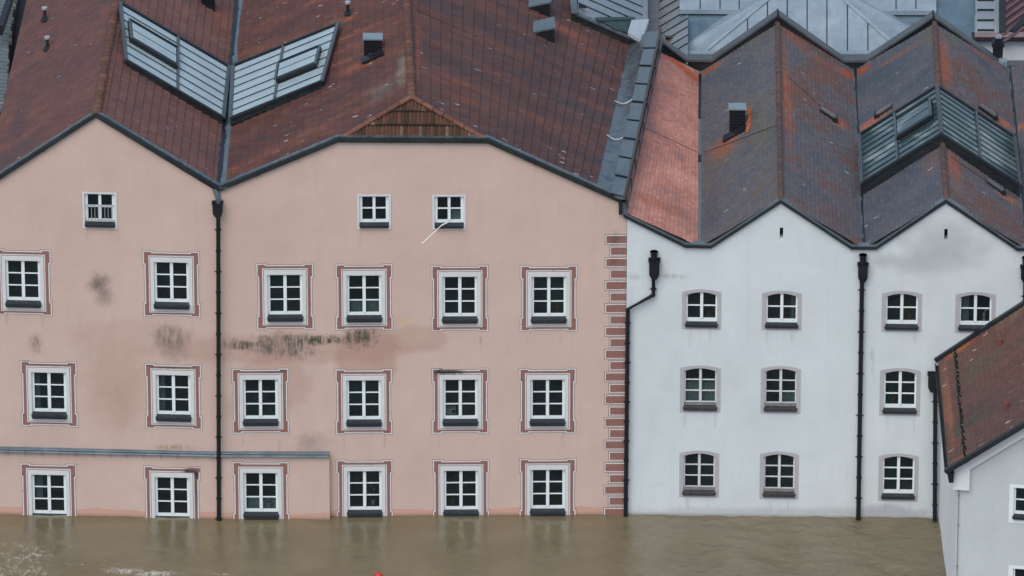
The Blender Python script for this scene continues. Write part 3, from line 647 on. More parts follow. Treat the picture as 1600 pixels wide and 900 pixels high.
# downpipes
def pipe(root, pts, r, hop=None, F=None, clips=True, out=.12, name='downpipe'):
    mb = MB(); W = [F.px(x, y, out) for x, y in pts]; mb.tube(W, r, 12)
    for a, b in zip(W[:-1], W[1:]):
        n = int((b-a).length/.62)
        for i in range(1, n+1):
            p = a.lerp(b, (i-.3)/n)
            if abs((b-a).normalized().z) > .8:
                mb.tube([p-Z*.02, p+Z*.02], r*1.28, 10)
                if i % 2 or n < 4: mb.tube([p+F.t*(-r*1.9), p+F.t*(r*1.7)], .012, 6)
                mb.tube([p, p-F.n*out], .012, 6)
    o = mb.build(name, M['pipe'], root, smooth=True)
    if hop:
        x, yt, yb, wpx = hop; mb = MB(); t_ = F.px(x, yt, out); b_ = F.px(x, yb, out); h = t_.z-b_.z; w0 = wpx/55/2
        prof_ = [(b_.z, r*1.1), (b_.z+h*.3, w0), (t_.z-.03, w0*1.02), (t_.z-.03, w0*1.2), (t_.z, w0*1.2), (t_.z, w0), (t_.z-.08, w0*.8)]
        rg = [[Vector((t_.x, t_.y, z)) + F.t*sx*ww + F.n*sy*ww*.8 for sx, sy in ((-1, 1), (1, 1), (1, -1), (-1, -1))] for z, ww in prof_]
        for i in range(len(rg)-1):
            for k in range(4): mb.face([rg[i][k], rg[i][(k+1) % 4], rg[i+1][(k+1) % 4], rg[i+1][k]])
        mb.face(rg[-1]); mb.build('rainwater_head', M['pipe'], o)
pipe(pinkroot, [(341, 336), (342, 820)], .062, (340, 316, 339, 15), Q1, out=.08)
mb = MB(); mb.tube([P2.w(.0, V1.z+.0, .0), P2.px(341.5, 312, .1), P2.px(341, 322, .12)], [.10, .07, .06], 10); mb.build('gutter_spout', M['metal2'], pinkroot, smooth=True)
pipe(whiteroot, [(1021, 430), (1021, 461), (981, 483), (977.5, 820)], .062, (1022.5, 405, 436, 16), WF, out=.12)
pipe(whiteroot, [(1347, 430), (1341, 820)], .065, (1348.5, 412, 440, 15), WF, out=.12)
pipe(whiteroot, [(1461.5, 605), (1460.5, 830)], .062, (1458, 583, 612, 15), WF, out=.14)
mb = MB()
for x, y0, y1 in ((1022, 393, 415), (1348.5, 398, 420), (1603, 402, 420)):
    a = WF.px(x, y0, .0); b = WF.px(x, y1, .12); c0_ = WF.px(x, y0, .12); c1_ = WF.px(x, y1, .12); mb.tube([c0_-Z*.03, c0_, c0_, c0_-Z*.12, c1_], [.118, .118, .10, .09, .105], 14, caps=False); mb.tube([c0_-Z*.1, c0_-Z*.12], .1, 12); mb.tube([c0_-Z*.17, c0_-Z*.17-WF.n*.2], .07, 8)
mb.build('roof_spout', M['pipe'], whiteroot, smooth=True)
pipe(whiteroot, [(1602, 440), (1600, 700)], .062, (1603, 416, 440, 15), WF, out=.12)

# ---------------------------------------------------------------- white house
HW = []
for k, b, rows, old, cu in (('A1', (1065.5, 452, 1127, 514.5), 2, False, None), ('B1', (1190.5, 454, 1252.5, 516), 2, False, [(.78, .95, .05, .9)]), ('C1', (1377.5, 454.5, 1440.5, 518.5), 2, False, None), ('D1', (1492.5, 456, 1555.5, 520), 2, False, [(.03, .3, .05, .9)]),
    ('A2', (1062.5, 571, 1126, 644.5), 3, True, [(.06, .94, .04, .55)]), ('B2', (1188.5, 572, 1251, 646), 3, True, [(.53, .94, .04, .34)]), ('C2', (1374.5, 575, 1438, 649.5), 3, False, None),
    ('A3', (1061.5, 704, 1123.5, 777), 3, True, None), ('B3', (1187, 705.5, 1248, 779.5), 3, True, None), ('C3', (1372.5, 708.5, 1435, 783), 3, False, None),
    ('D2', (1492, 578, 1555, 652), 3, False, None), ('E1', (1612, 458, 1675, 522), 2, False, None)):
    h, o = arch_window(WF, whiteroot, b, rows, old, cu); HW.append(h); OP[k] = (WF, o)
slots = []
for x, y in ((1221, 364.5), (1478, 366.5)):
    s_, z_ = WF.sz(x, y); slots.append(rect(s_-.048, s_+.048, z_-.175, z_+.175))
wt = [(978, 340), (1070, 387), (1112, 388), (1220, 318), (1331, 390), (1370, 390), (1478, 318), (1590, 392), (1626, 392), (1740, 322), (1800, 360)]
tw_ = prof(WF, wt); outw = [(0.0, zb), (tw_[-1][0], zb)] + tw_[::-1][:-1] + [(0.0, tw_[0][1])]
mb = MB(); mb.holed(WF, outw, HW + slots, 0)
for s_ in slots: reveal(mb, WF, s_[::-1], -.35, 0)
for s_ in slots: mb.face([WF.w(a, z, -.34) for a, z in s_], 1)
wr = WF.w(tw_[-1][0], 0); mb.face([Vector((wr.x, wr.y, -1)), Vector((wr.x, wr.y+12, -1)), Vector((wr.x, wr.y+12, 8)), Vector((wr.x, wr.y, tw_[-1][1]))])
mb.build('wall', [M['white'], M['black']], whiteroot)
mb = MB(); mb.face([WF.w(.1, -1, -1.4), WF.w(tw_[-1][0], -1, -1.4), WF.w(tw_[-1][0], 8.2, -1.4), WF.w(.1, 8.2, -1.4)])
for z in (2.7, 5.2): mb.face([WF.w(.1, z, -.2), WF.w(tw_[-1][0], z, -.2), WF.w(tw_[-1][0], z, -1.4), WF.w(.1, z, -1.4)])
mb.build('inner_wall', M['dark'], whiteroot)
# roof lines: (front px, back px) at constant height
def line(fx, fy, bx, by): a = on(WF, fx, fy); return a, onz(bx, by, a.z)
wE, wEb = line(979, 334, 1032.5, 84); wV1, wV1b = line(1093, 386.5, 1093.5, 113); wR1, wR1b = line(1220, 313, 1215, 36)
wV2, wV2b = line(1350, 388.5, 1335, 110); wR2, wR2b = line(1478, 312, 1460, 39); wV3, wV3b = line(1604.5, 390, 1577.5, 108); wR3, wR3b = line(1735, 315, 1700, 41)
for v in (wEb, wV1b, wR1b, wV2b, wR2b, wV3b, wR3b): v += Vector((0, .02, 0))
gyb = (.080, .095, .112); gb2 = (.122, .115, .122); og = (.33, .10, .045); br3 = (.145, .085, .072); sal = (.42, .155, .105)
plW = {}
for k, (a, b, c_) in {'1': (wE, wV1, wEb), '2': (wR1, wV1, wR1b), '3': (wR1, wV2, wR1b), '4': (wR2, wV2, wR2b), '5': (wR2, wV3, wR2b), '6': (wR3, wV3, wR3b)}.items(): plW[k] = Plane(a, b, c_)
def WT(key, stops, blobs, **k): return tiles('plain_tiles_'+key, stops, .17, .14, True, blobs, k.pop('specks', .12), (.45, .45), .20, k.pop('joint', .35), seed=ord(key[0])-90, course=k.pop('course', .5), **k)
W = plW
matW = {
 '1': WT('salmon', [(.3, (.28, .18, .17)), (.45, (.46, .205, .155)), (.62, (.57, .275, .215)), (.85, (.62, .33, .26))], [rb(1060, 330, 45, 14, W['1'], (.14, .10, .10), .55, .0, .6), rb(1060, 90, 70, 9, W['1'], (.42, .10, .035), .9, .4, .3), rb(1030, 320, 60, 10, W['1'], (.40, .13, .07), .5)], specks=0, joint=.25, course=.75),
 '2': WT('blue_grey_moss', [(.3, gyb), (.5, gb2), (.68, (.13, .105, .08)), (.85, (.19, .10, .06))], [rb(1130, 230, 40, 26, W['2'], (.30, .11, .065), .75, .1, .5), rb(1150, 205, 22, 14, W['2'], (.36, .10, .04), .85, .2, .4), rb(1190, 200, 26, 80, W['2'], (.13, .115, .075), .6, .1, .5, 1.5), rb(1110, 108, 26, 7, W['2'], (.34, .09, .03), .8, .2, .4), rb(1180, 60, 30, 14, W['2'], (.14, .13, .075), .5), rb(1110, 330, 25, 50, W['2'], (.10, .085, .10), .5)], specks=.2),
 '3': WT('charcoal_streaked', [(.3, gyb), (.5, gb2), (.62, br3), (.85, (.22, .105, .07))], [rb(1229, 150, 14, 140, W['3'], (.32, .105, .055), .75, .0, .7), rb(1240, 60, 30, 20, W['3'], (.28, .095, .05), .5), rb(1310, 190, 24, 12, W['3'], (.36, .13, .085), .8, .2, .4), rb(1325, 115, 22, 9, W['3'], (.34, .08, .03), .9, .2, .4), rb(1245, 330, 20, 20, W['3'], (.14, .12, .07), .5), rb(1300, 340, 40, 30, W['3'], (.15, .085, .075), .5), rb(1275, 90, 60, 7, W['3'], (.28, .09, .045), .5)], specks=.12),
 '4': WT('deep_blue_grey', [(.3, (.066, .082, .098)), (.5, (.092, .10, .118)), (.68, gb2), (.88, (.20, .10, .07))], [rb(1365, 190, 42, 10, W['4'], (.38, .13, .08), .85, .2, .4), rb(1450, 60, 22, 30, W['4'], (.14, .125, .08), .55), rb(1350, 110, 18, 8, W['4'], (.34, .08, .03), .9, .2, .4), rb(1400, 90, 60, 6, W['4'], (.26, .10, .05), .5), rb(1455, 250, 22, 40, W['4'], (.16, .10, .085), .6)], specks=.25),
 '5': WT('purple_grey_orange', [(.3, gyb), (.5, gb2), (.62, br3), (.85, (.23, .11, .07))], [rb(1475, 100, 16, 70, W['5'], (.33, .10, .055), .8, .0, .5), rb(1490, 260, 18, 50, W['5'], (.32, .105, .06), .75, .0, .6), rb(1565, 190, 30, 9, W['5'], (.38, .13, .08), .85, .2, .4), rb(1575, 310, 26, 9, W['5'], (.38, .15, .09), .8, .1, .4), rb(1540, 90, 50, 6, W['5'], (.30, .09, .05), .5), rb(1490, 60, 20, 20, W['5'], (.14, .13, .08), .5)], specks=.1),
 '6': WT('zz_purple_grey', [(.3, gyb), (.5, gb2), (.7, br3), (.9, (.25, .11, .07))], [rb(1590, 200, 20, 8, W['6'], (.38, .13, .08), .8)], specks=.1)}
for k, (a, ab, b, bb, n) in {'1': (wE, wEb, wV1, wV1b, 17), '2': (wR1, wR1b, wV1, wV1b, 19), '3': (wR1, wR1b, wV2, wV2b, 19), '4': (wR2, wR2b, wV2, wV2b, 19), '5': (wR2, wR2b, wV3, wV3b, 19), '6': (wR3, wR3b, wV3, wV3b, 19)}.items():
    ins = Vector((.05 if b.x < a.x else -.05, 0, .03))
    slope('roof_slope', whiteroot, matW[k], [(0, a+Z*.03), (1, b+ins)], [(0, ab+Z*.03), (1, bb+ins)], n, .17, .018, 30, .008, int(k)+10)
mt2 = [M['ridge2'], M['mortar']]
for a, b in ((wR1, wR1b), (wR2, wR2b), (wR3, wR3b)): ridge('ridge_tiles', whiteroot, mt2, a+Z*.07, b+Z*.07, .075, .20)
for i, (a, b) in enumerate(((wV1, wV1b), (wV2, wV2b), (wV3, wV3b))):
    mb = MB(); mb.beam(a+Vector((0, -.05, .0)), b, .12, .03)
    if i == 0:
        for f0, f1 in ((.47, .51), (.72, .98)): mb.beam(a.lerp(b, f0)+Z*.03, a.lerp(b, f1)+Z*.03, .10, .02, m=1)
    else:
        for f in range(40): 
            o_ = Vector((random.uniform(-.015, .015)+.02, 0, .03)); mb.beam(a.lerp(b, f/40)+o_, a.lerp(b, (f+1)/40)+o_, .05+random.uniform(0, .04), .025, m=1)
    mb.build('valley_gutter', [M['metal2'], M['black']], whiteroot)
# front verge trim of the white gables
pw = prof(WF, [(974, 333), (1071, 381), (1111, 382), (1220, 311), (1331, 384), (1369, 384), (1478, 310), (1590, 386), (1626, 386), (1740, 317), (1800, 350)])
mb = MB(); strip(WF, pw, -.10, .09, .09, mb); mb.build('verge_flashing', M['metal'], whiteroot)
mb = MB(); strip(WF, [(a, b+.03) for a, b in pw], -.16, .06, .03, mb); mb.build('verge_cap', M['metal2'], whiteroot)
# back parapet and coping
class VP(Facade):
    def __init__(s, a, t): s.o = a.copy(); s.t = t.normalized(); s.n = s.t.cross(Z).normalized(); s.n = -s.n if s.n.y > 0 else s.n
BP = VP(wV1b, wV2b-wV1b)
pb = prof(BP, [(1029, 60), (1072, 92), (1112, 93), (1215, 22), (1318, 95), (1354, 95), (1458, 26), (1568, 104), (1600, 104), (1700, 34)])
mb = MB()
strip(BP, [(a, b-.06) for a, b in pb], -.3, 0, .5, mb); mb.build('parapet', M['metal'], whiteroot)
mb = MB(); strip(BP, pb, -.33, .05, .07, mb); mb.build('parapet_coping', seamed('coping_grey_metal', (.07, .085, .09), (.15, .155, .155), .45), whiteroot)
mb = MB(); 
for x, y in ((1215, 22), (1458, 26)):
    s_, z_ = BP.sz(x, y); mb.box(BP, s_-.03, s_+.03, z_-.3, z_+.012, -.34, .06)
mb.build('coping_joint', M['metal'], whiteroot)
# back wall of the white house, down to the ground
mb = MB(); 
for (a, za), (b, zb_) in zip(pb[:-1], pb[1:]): mb.face([BP.w(a, -1, -.25), BP.w(b, -1, -.25), BP.w(b, zb_-.3, -.25), BP.w(a, za-.3, -.25)])
mb.build('back_wall', M['white'], whiteroot)

# ---------------------------------------------------------------- roof skylights
def skylight(root, q, h, nb, glass, cross=(.5,), sashspec=None, frm=.10, label=None):
    a, b, c_, d_ = q   # ridge-back, valley-back, valley-front, ridge-front
    def Pq(u, v, k=0.0): return (a.lerp(b, u)).lerp(d_.lerp(c_, u), v) + nn*k
    nn = (b-a).cross(d_-a).normalized(); nn = nn if nn.z > 0 else -nn
    mb = MB(); cs = [Pq(0, 0), Pq(1, 0), Pq(1, 1), Pq(0, 1)]; mb.hexa([p-Z*h for p in cs]+[p-nn*.05 for p in cs])
    sk = mb.build('skylight', M['metal'], root, label=label)
    mb = MB(); g = [Pq(.015, .03, -.02), Pq(.985, .03, -.02), Pq(.985, .97, -.02), Pq(.015, .97, -.02)]; mb.face(g); mb.build('glass', glass, sk)
    mb = MB()
    for p0, p1 in ((cs[0], cs[1]), (cs[3], cs[2])): mb.beam(p0, p1, frm, .07, nn, zoff=-.045)
    for p0, p1 in ((cs[0], cs[3]), (cs[1], cs[2])): mb.beam(p0, p1, frm*1.2, .07, nn, m=1, zoff=-.043)
    for i in range(1, nb): mb.beam(Pq(.01, i/nb), Pq(.99, i/nb), .024, .02, nn, zoff=-.014)
    for u in cross: mb.beam(Pq(u, .02), Pq(u, .98), .07, .05, nn, m=1, zoff=-.018)
    mb.build('frame', [M['metal'], simple('grey_glazing_frame', (.075, .095, .105), .45, .4, .15)], sk)
    if sashspec:
        u0, u1, v0, v1 = sashspec; mb = MB(); H = .15
        H = .13; ps = [Pq(u0, v0), Pq(u1, v0), Pq(u1, v1), Pq(u0, v1)]; mb.hexa([p-nn*.0 for p in ps]+[p+nn*H for p in ps])
        sh = mb.build('vent_sash', M['black'], sk)
        mb = MB(); m_ = .02; nbr = 2; 
        e = [Pq(u0+m_, v0+m_*2, H+.004), Pq(u1-m_, v0+m_*2, H+.004), Pq(u1-m_, v1-m_*2, H+.004), Pq(u0+m_, v1-m_*2, H+.004)]
        mb.face(e, 0)
        for i in range(1, nbr): v = v0+(v1-v0)*i/nbr; mb.beam(Pq(u0+.01, v, H), Pq(u1-.01, v, H), .022, .014, nn, m=1)
        for u in (u0, u1): mb.beam(Pq(u, v0, H), Pq(u, v1, H), .07, .03, nn, m=2, zoff=-.01)
        mb.beam(Pq(u0, v0, H), Pq(u1, v0, H), .05, .02, nn, m=1)
        o_ = mb.build('sash_glazing', [glass, M['metal'], simple('grey_sash_frame', (.075, .095, .105), .45, .4, .15)], sk)
def q4(pl, h, pts): return [pl.px(x, y, h) for x, y in pts]
skylight(pinkroot, q4(plA, .20, [(188, 3), (358, 103), (349, 183), (197, 93)]), .24, 7, M['skyglass'], (.53,), (.05, .51, .30, .64), .09)
skylight(pinkroot, q4(pl2l, .20, [(528, 36), (364, 102), (360, 184), (503, 126)]), .24, 7, M['skyglass'], (.52,), (.10, .52, .38, .70), .09)
s4 = q4(plW['4'], .35, [(1464.5, 133), (1343, 210), (1347, 285), (1471, 208)]); s5 = q4(plW['5'], .35, [(1464.5, 133), (1585, 213), (1594, 288), (1471, 208)])
# share the ridge edge
for k in (0, 3): m_ = (s4[k]+s5[k])/2; s4[k] = m_.copy(); s5[k] = m_.copy()
skylight(whiteroot, s4, .42, 9, M['dimglass'], (.55,), (.08, .52, .25, .62), .085)
skylight(whiteroot, s5, .42, 9, M['dimglass'], (.5,), None, .085)

# ---------------------------------------------------------------- roof furniture
def hood(root, pl, px, wpx, dpx, hpx, capm, label=None, flue=None):
    """boxy dark vent dormer with pale cap; base centre at px on plane"""
    mb = MB(); x, y = px; b = pl.px(x, y); w_ = wpx/55; dd = dpx/23.2; hh = hpx/49.8
    c_ = [b+Vector((sx*w_/2, sy, 0)) for sx, sy in ((-1, 0), (1, 0), (1, dd), (-1, dd))]
    mb.hexa([p-Z*.5 for p in c_]+[p+Z*hh for p in c_])
    for k in range(5): mb.box(VP(c_[0], R_), .03, w_-.03, hh*.15+k*hh*.14, hh*.15+k*hh*.14+.02, 0, .02)
    o = mb.build('roof_vent', M['black'], root, label=label)
    mb = MB(); e = .03; c2 = [p+Vector((e*sx, e*sy, 0)) for p, (sx, sy) in zip(c_, ((-1, -2), (1, -2), (1, 1), (-1, 1)))]
    mb.hexa([p+Z*(hh+.003) for p in c2]+[p+Z*(hh+.05) for p in c2]); mb.build('vent_cap', capm, o); return o
capm = simple('blue_grey_cap', (.20, .26, .29), .4, .5, .12)
hood(pinkroot, pl2l, (582.5, 82), 28, 8, 20, capm); hood(whiteroot, plW['2'], (1152, 203), 25, 8, 32, capm)
hood(pinkroot, plA, (325, 8), 22, 8, 12, M['black'])
# foot flashing of the vents
mb = MB(); 
for pl, x0, y0, x1, y1 in ((pl2l, 565, 97, 599, 82),): mb.beam(pl.px(x0, y0, .03), pl.px(x1, y1, .03), .35, .05, pl.n)
mb.build('vent_apron', M['black'], pinkroot); mb = MB(); mb.beam(plW['2'].px(1131, 218, .03), plW['2'].px(1165, 200, .03), .4, .05, plW['2'].n); mb.build('vent_apron', M['black'], whiteroot)
mb = MB()
for i in range(12):
    p = plW['2'].px(1167+random.uniform(-1, 3), 172+i*3.2, .04); mb.beam(p, p+Vector((.09, .02, .05)), .10, .04, plW['2'].n)
mb.build('displaced_tiles', simple('raw_orange_clay', (.42, .13, .055), .85, .1, .25, 8), whiteroot)
# wedge hoods on the right slope of the pink roof
for (x, y, s_) in ((857, 32, 1), (864, 72, 1)):
    b = plR.px(x, y); t_ = plR.px(x-26, y-16); wd = Vector((-.45, .0, .0))
    mb = MB(); top = plR.px(x-30, y-12, .04); n_ = plR.n
    lo0 = plR.px(x+2, y-2); lo1 = lo0+Vector((0, .75, 0)); hi0 = plR.px(x-31, y-18); hi1 = hi0+Vector((0, .75, 0))
    u0 = lo0 + Z*.52; u1 = lo1 + Z*.52
    mb.hexa([hi0-Z*.05, lo0-Z*.05, lo1-Z*.05, hi1-Z*.05, hi0+Z*.03, u0, u1, hi1+Z*.03]); o = mb.build('roof_vent', M['black'], pinkroot)
    mb = MB(); off = Vector((.05, -.03, 0)); mb.hexa([hi0+Z*.04, u0+Z*.005+off, u1+Z*.005, hi1+Z*.04, hi0+Z*.09, u0+Z*.06+off, u1+Z*.06, hi1+Z*.09]); mb.build('vent_cap', M['metal2'], o)
# little pipe vents
for root, pl, x, y in ((pinkroot, plE, 70, 28), (pinkroot, plE, 74, 74), (pinkroot, pl2l, 543.5, 19)):
    b = pl.px(x, y); mb = MB(); mb.tube([b-Z*.1, b+Z*.28], .045, 10); mb.beam(pl.px(x-1, y+2, .02)-Vector((.09, 0, 0)), pl.px(x, y+2, .02)+Vector((.09, 0, 0)), .28, .02, pl.n)
    o = mb.build('vent_pipe', M['metal'], root, smooth=True); mb = MB(); mb.tube([b+Z*.28, b+Z*.34], .085, 10); mb.build('pipe_cap', simple('pale_pipe_cap', (.34, .36, .37), .5, .4, .1), o)
# low slatted ventilators near the white roof's ridge bands
for pl, x0, y0, x1, y1 in ((plW['3'], 1281, 171, 1305, 187), (plW['4'], 1370, 182, 1395, 166), (plW['5'], 1529, 166, 1555, 184), (plW['5'], 1541, 283, 1567, 301)):
    mb = MB(); a, b = pl.px(x0, y0, .03), pl.px(x1, y1, .03); mb.beam(a, b, .2, .05, pl.n); mb.beam(a+pl.n*.05, b+pl.n*.05, .14, .05, pl.n, m=1)
    lo = b if b.z < a.z else a; mb.beam(lo-R_*.08, lo+R_*.08, .3, .1, pl.n); mb.build('roof_step', [M['metal'], simple('step_grey', (.16, .15, .16), .5, .4, .2)], whiteroot)
# snow-guard / lightning wires
mb = MB()
for pl, pts in ((plW['3'], [(1230, 118), (1293, 175)]), (plW['5'], [(1486, 245), (1545, 285)]), (plW['2'], [(1100, 238), (1215, 195)]), (plR, [(650, 15), (800, 82)]), (plW['1'], [(1000, 196), (1090, 238)])):
    mb.tube([pl.px(x, y, .05) for x, y in pts], .008, 5)
mb.build('lightning_wire', M['black'], whiteroot)

# ---------------------------------------------------------------- house in front at the right
zs = 5.02; eb = onz(1466, 562, zs); ef = onz(1482, 733, zs); dirE = (ef-eb).normalized()
sideroot = Root('side_house', (eb.x+4, (eb.y+ef.y)/2, 0), 'pale grey house with steep mossy brown roof in front at the right edge', 'house')
apx = WF.px(1640, 450.5); ridge_b = WF.px(1600, 476)
k_ = (ridge_b-eb); rb_ = eb + k_*2.3       # back verge runs on up the slope
plS = Plane(eb, ef, eb+k_)
vf = plS.px(1580, 674.5); k2 = (vf-ef); rf_ = ef + k2*(rb_.z-ef.z)/k2.z
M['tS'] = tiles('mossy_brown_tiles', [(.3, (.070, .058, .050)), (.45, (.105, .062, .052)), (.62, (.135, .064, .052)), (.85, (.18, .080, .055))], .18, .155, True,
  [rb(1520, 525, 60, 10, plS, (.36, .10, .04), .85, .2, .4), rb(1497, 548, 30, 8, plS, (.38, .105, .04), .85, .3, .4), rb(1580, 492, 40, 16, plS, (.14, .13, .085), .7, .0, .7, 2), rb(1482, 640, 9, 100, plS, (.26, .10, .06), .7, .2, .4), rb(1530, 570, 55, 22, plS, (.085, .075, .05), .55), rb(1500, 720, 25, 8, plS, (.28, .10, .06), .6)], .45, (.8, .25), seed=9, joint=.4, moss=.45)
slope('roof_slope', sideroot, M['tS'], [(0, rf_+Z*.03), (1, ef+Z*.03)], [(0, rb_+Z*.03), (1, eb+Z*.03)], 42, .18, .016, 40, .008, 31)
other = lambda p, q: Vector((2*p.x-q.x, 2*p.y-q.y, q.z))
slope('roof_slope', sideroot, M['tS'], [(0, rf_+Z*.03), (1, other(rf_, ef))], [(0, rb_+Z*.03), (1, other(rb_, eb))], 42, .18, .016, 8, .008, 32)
FS = VP(ef + dirE*(-.28) + Vector((.10, 0, -ef.z)), Vector((rf_.x-ef.x, rf_.y-ef.y, 0)))
cor = FS.w(.16, 0); s_r = (rf_-FS.o).dot(FS.t); s_end = 2*s_r-.16
sw = []
mb = MB(); wh = []
for (x0, y0, x1, y1) in ((1584.5, 761.5, 1632, 807), (1583, 888, 1631, 934)):
    a, z1 = FS.sz(x0, y0); b, z0 = FS.sz(x1, y1); wh.append((a, b, z0, z1))
sideh = [rect(a, b, z0-.12, z1) for a, b, z0, z1 in wh]
apz = rf_.z-.1
mb.holed(FS, [(.16, -1), (s_end, -1), (s_end, ef.z-.1), (s_r, apz), (.16, ef.z-.1)], sideh, 0, 0)
bc = Vector((onz(1465.5, 812, 0).x+.02, WF.px(1465, 700).y, 0))
fc = FS.w(.16, 0); 
# left side wall with two tall narrow slots
class SideP(Facade):
    def __init__(s, a, b): s.o = Vector((a.x, a.y, 0)); s.t = Vector((b.x-a.x, b.y-a.y, 0)).normalized(); s.n = s.t.cross(Z).normalized(); s.n = -s.n if s.n.x > 0 else s.n
SP = SideP(bc, fc); LL = (Vector((fc.x, fc.y, 0))-SP.o).length
shl = []
for zc_ in (4.15, 1.35): shl.append(rect(LL-.75, LL-.35, zc_-.35, zc_+.1))
mb.holed(SP, rect(0, LL, -1, ef.z-.05), shl, 0, 1)
for r_ in shl: reveal(mb, SP, r_[::-1], -.2, 0, 1); mb.face([SP.w(a, z, -.19) for a, z in r_], 2)
bk = Vector((rb_.x, bc.y, 0)); e3 = FS.w(s_end, 0); mb.face([e3-Z, e3+Vector((0, 7, -1)), e3+Vector((0, 7, ef.z)), e3+Z*ef.z])
mb.build('wall', [M['side'], M['sidewhite'], M['black']], sideroot)
for a, b, z0, z1 in wh:
    mb = MB(); hole = rect(a, b, z0-.12, z1); mb.holed(FS, rect(a-.13, b+.13, z0-.26, z1+.10), [hole], .012); reveal(mb, FS, hole[::-1], -.16, .012)
    wv = mb.build('window', M['paintwhite'], sideroot); mb = MB(); sash(mb, FS, a+.002, b-.002, z0, z1-.002, -.13, -.06, 2, .05, .08, .04, .08); mb.build('frame', M['paintwhite'], wv)
    mb = MB(); mb.face([FS.w(a+.02, z0+.02, -.1), FS.w(b-.02, z0+.02, -.1), FS.w(b-.02, z1-.02, -.1), FS.w(a+.02, z1-.02, -.1)]); mb.build('pane', M['glass'], wv)
    sill(FS, wv, a-.03, b+.03, z0-.005, M['sill'], .07, .12)
mb = MB(); mb.face([FS.w(.4, -1, -1.2), FS.w(s_end-.2, -1, -1.2), FS.w(s_end-.2, 5, -1.2), FS.w(.4, 5, -1.2)]); mb.build('inner_wall', M['dark'], sideroot)
# white raking cornice under the verge
mb = MB(); sle = (rf_.z-ef.z)/(s_r); 
def vz(s_): return ef.z-.16 + sle*s_
mb.hexa([FS.w(.1, vz(.1)-.30, .10), FS.w(s_r, vz(s_r)-.30, .10), FS.w(s_r, vz(s_r)-.30, -.02), FS.w(.1, vz(.1)-.30, -.02), FS.w(.1, vz(.1), .10), FS.w(s_r, vz(s_r), .10), FS.w(s_r, vz(s_r), -.02), FS.w(.1, vz(.1), -.02)])
mb.hexa([FS.w(.06, vz(.1)-.62, .13), FS.w(.52, vz(.1)-.62, .13), FS.w(.52, vz(.1)-.62, -.04), FS.w(.06, vz(.1)-.62, -.04), FS.w(.06, vz(.1)-.02, .13), FS.w(.52, vz(.52)-.02, .13), FS.w(.52, vz(.52)-.02, -.04), FS.w(.06, vz(.1)-.02, -.04)])
mb.build('raking_cornice', M['sidewhite'], sideroot)
mb = MB(); f0 = ef+dirE*.04-k2.normalized()*.1; f1 = rf_+dirE*.04
mb.beam(f0, f1, .16, .13, plS.n, zoff=-.06); mb.build('verge_flashing', M['metal'], sideroot); mb = MB(); b0 = eb-dirE*.02-k_.normalized()*.08; mb.beam(b0+Z*.05+dirE*.13, rb_+Z*.05+dirE*.1, .14, .12, plS.n, zoff=-.02); mb.build('verge_flashing', M['metal'], sideroot)
mb = MB(); n = 8; g0, g1 = eb+Vector((-.04, 0, -.03))+dirE*.2, ef+Vector((-.04, 0, -.03))+dirE*.05; xx = dirE.cross(Z).normalized(); 
if xx.x > 0: xx = -xx
for i in range(n):
    t0, t1 = math.pi*i/n, math.pi*(i+1)/n
    o0 = xx*(-math.cos(t0)*.06)-Z*math.sin(t0)*.06; o1 = xx*(-math.cos(t1)*.06)-Z*math.sin(t1)*.06
    mb.face([g0+o0, g1+o0, g1+o1, g0+o1]); mb.face([g0+o0*.9, g0+o1*.9, g1+o1*.9, g1+o0*.9])
mb.face([g1+xx*(-math.cos(math.pi*i/n)*.085)-Z*math.sin(math.pi*i/n)*.085 for i in range(n+1)]); mb.beam(g0+xx*.06, g1+xx*.06, .02, .02)
mb.build('eave_gutter', M['black'], sideroot, weld=False)
mb = MB(); p = g1+Z*(-.08)-dirE*.08; mb.hexa([p+Vector((sx*.06+.12, sy*.06, -.30)) for sx, sy in ((-1, -1), (1, -1), (1, 1), (-1, 1))]+[p+Vector((sx*.10+.1, sy*.08, .02)) for sx, sy in ((-1, -1), (1, -1), (1, 1), (-1, 1))]); mb.build('gutter_outlet', M['black'], sideroot)
mb = MB(); q0 = FS.w(.22, 0, .05); mb.tube([q0+Z*(-1), q0+Z*(ef.z-.7)], .012, 6)
for z in (.6, 1.9, 3.2, 4.1): mb.tube([FS.w(.22, z, 0), FS.w(.22, z, .07)], .028, 6)
mb.build('lightning_rod_wire', simple('grey_wire', (.25, .26, .27), .4, .5, .1), sideroot)
# snow guard: rows of little mossy hooks along the eave
mb = MB()
for i in range(34):
    f = (i+.5)/34; p = eb.lerp(ef, f) + (rb_-eb).normalized()*.62; p += Vector((random.uniform(-.03, .03), 0, 0)) + plS.n*.04
    mb.tube([p, p+plS.n*.10], .022, 5); mb.beam(p, p+dirE*.13, .04, .03+random.uniform(0, .04), plS.n)
    if random.random() < .6: q_ = p+Vector((random.uniform(-.05, .09), random.uniform(-.1, .1), 0)); mb.tube([q_, q_+plS.n*.05], [.06, .03], 6, 1)
a_, b_ = eb + (rb_-eb).normalized()*.6+plS.n*.1, ef + (rb_-eb).normalized()*.6+plS.n*.1; mb.tube([a_, b_], .012, 6)
mb.build('snow_guard', [M['black'], simple('moss_tuft', (.13, .13, .09), .9, .05, .4, 20)], sideroot)
for x, y in ((1563, 541), (1573.5, 640)):
    b = plS.px(x, y); mb = MB(); mb.tube([b-Z*.1, b+Z*.13, b+Z*.14, b+Z*.18, b+Z*.19, b+Z*.24], [.065, .065, .042, .042, .07, .06], 12); mb.build('clay_vent', simple('red_clay_vent', (.20, .065, .045), .8, .2, .2, 8), sideroot, smooth=True)

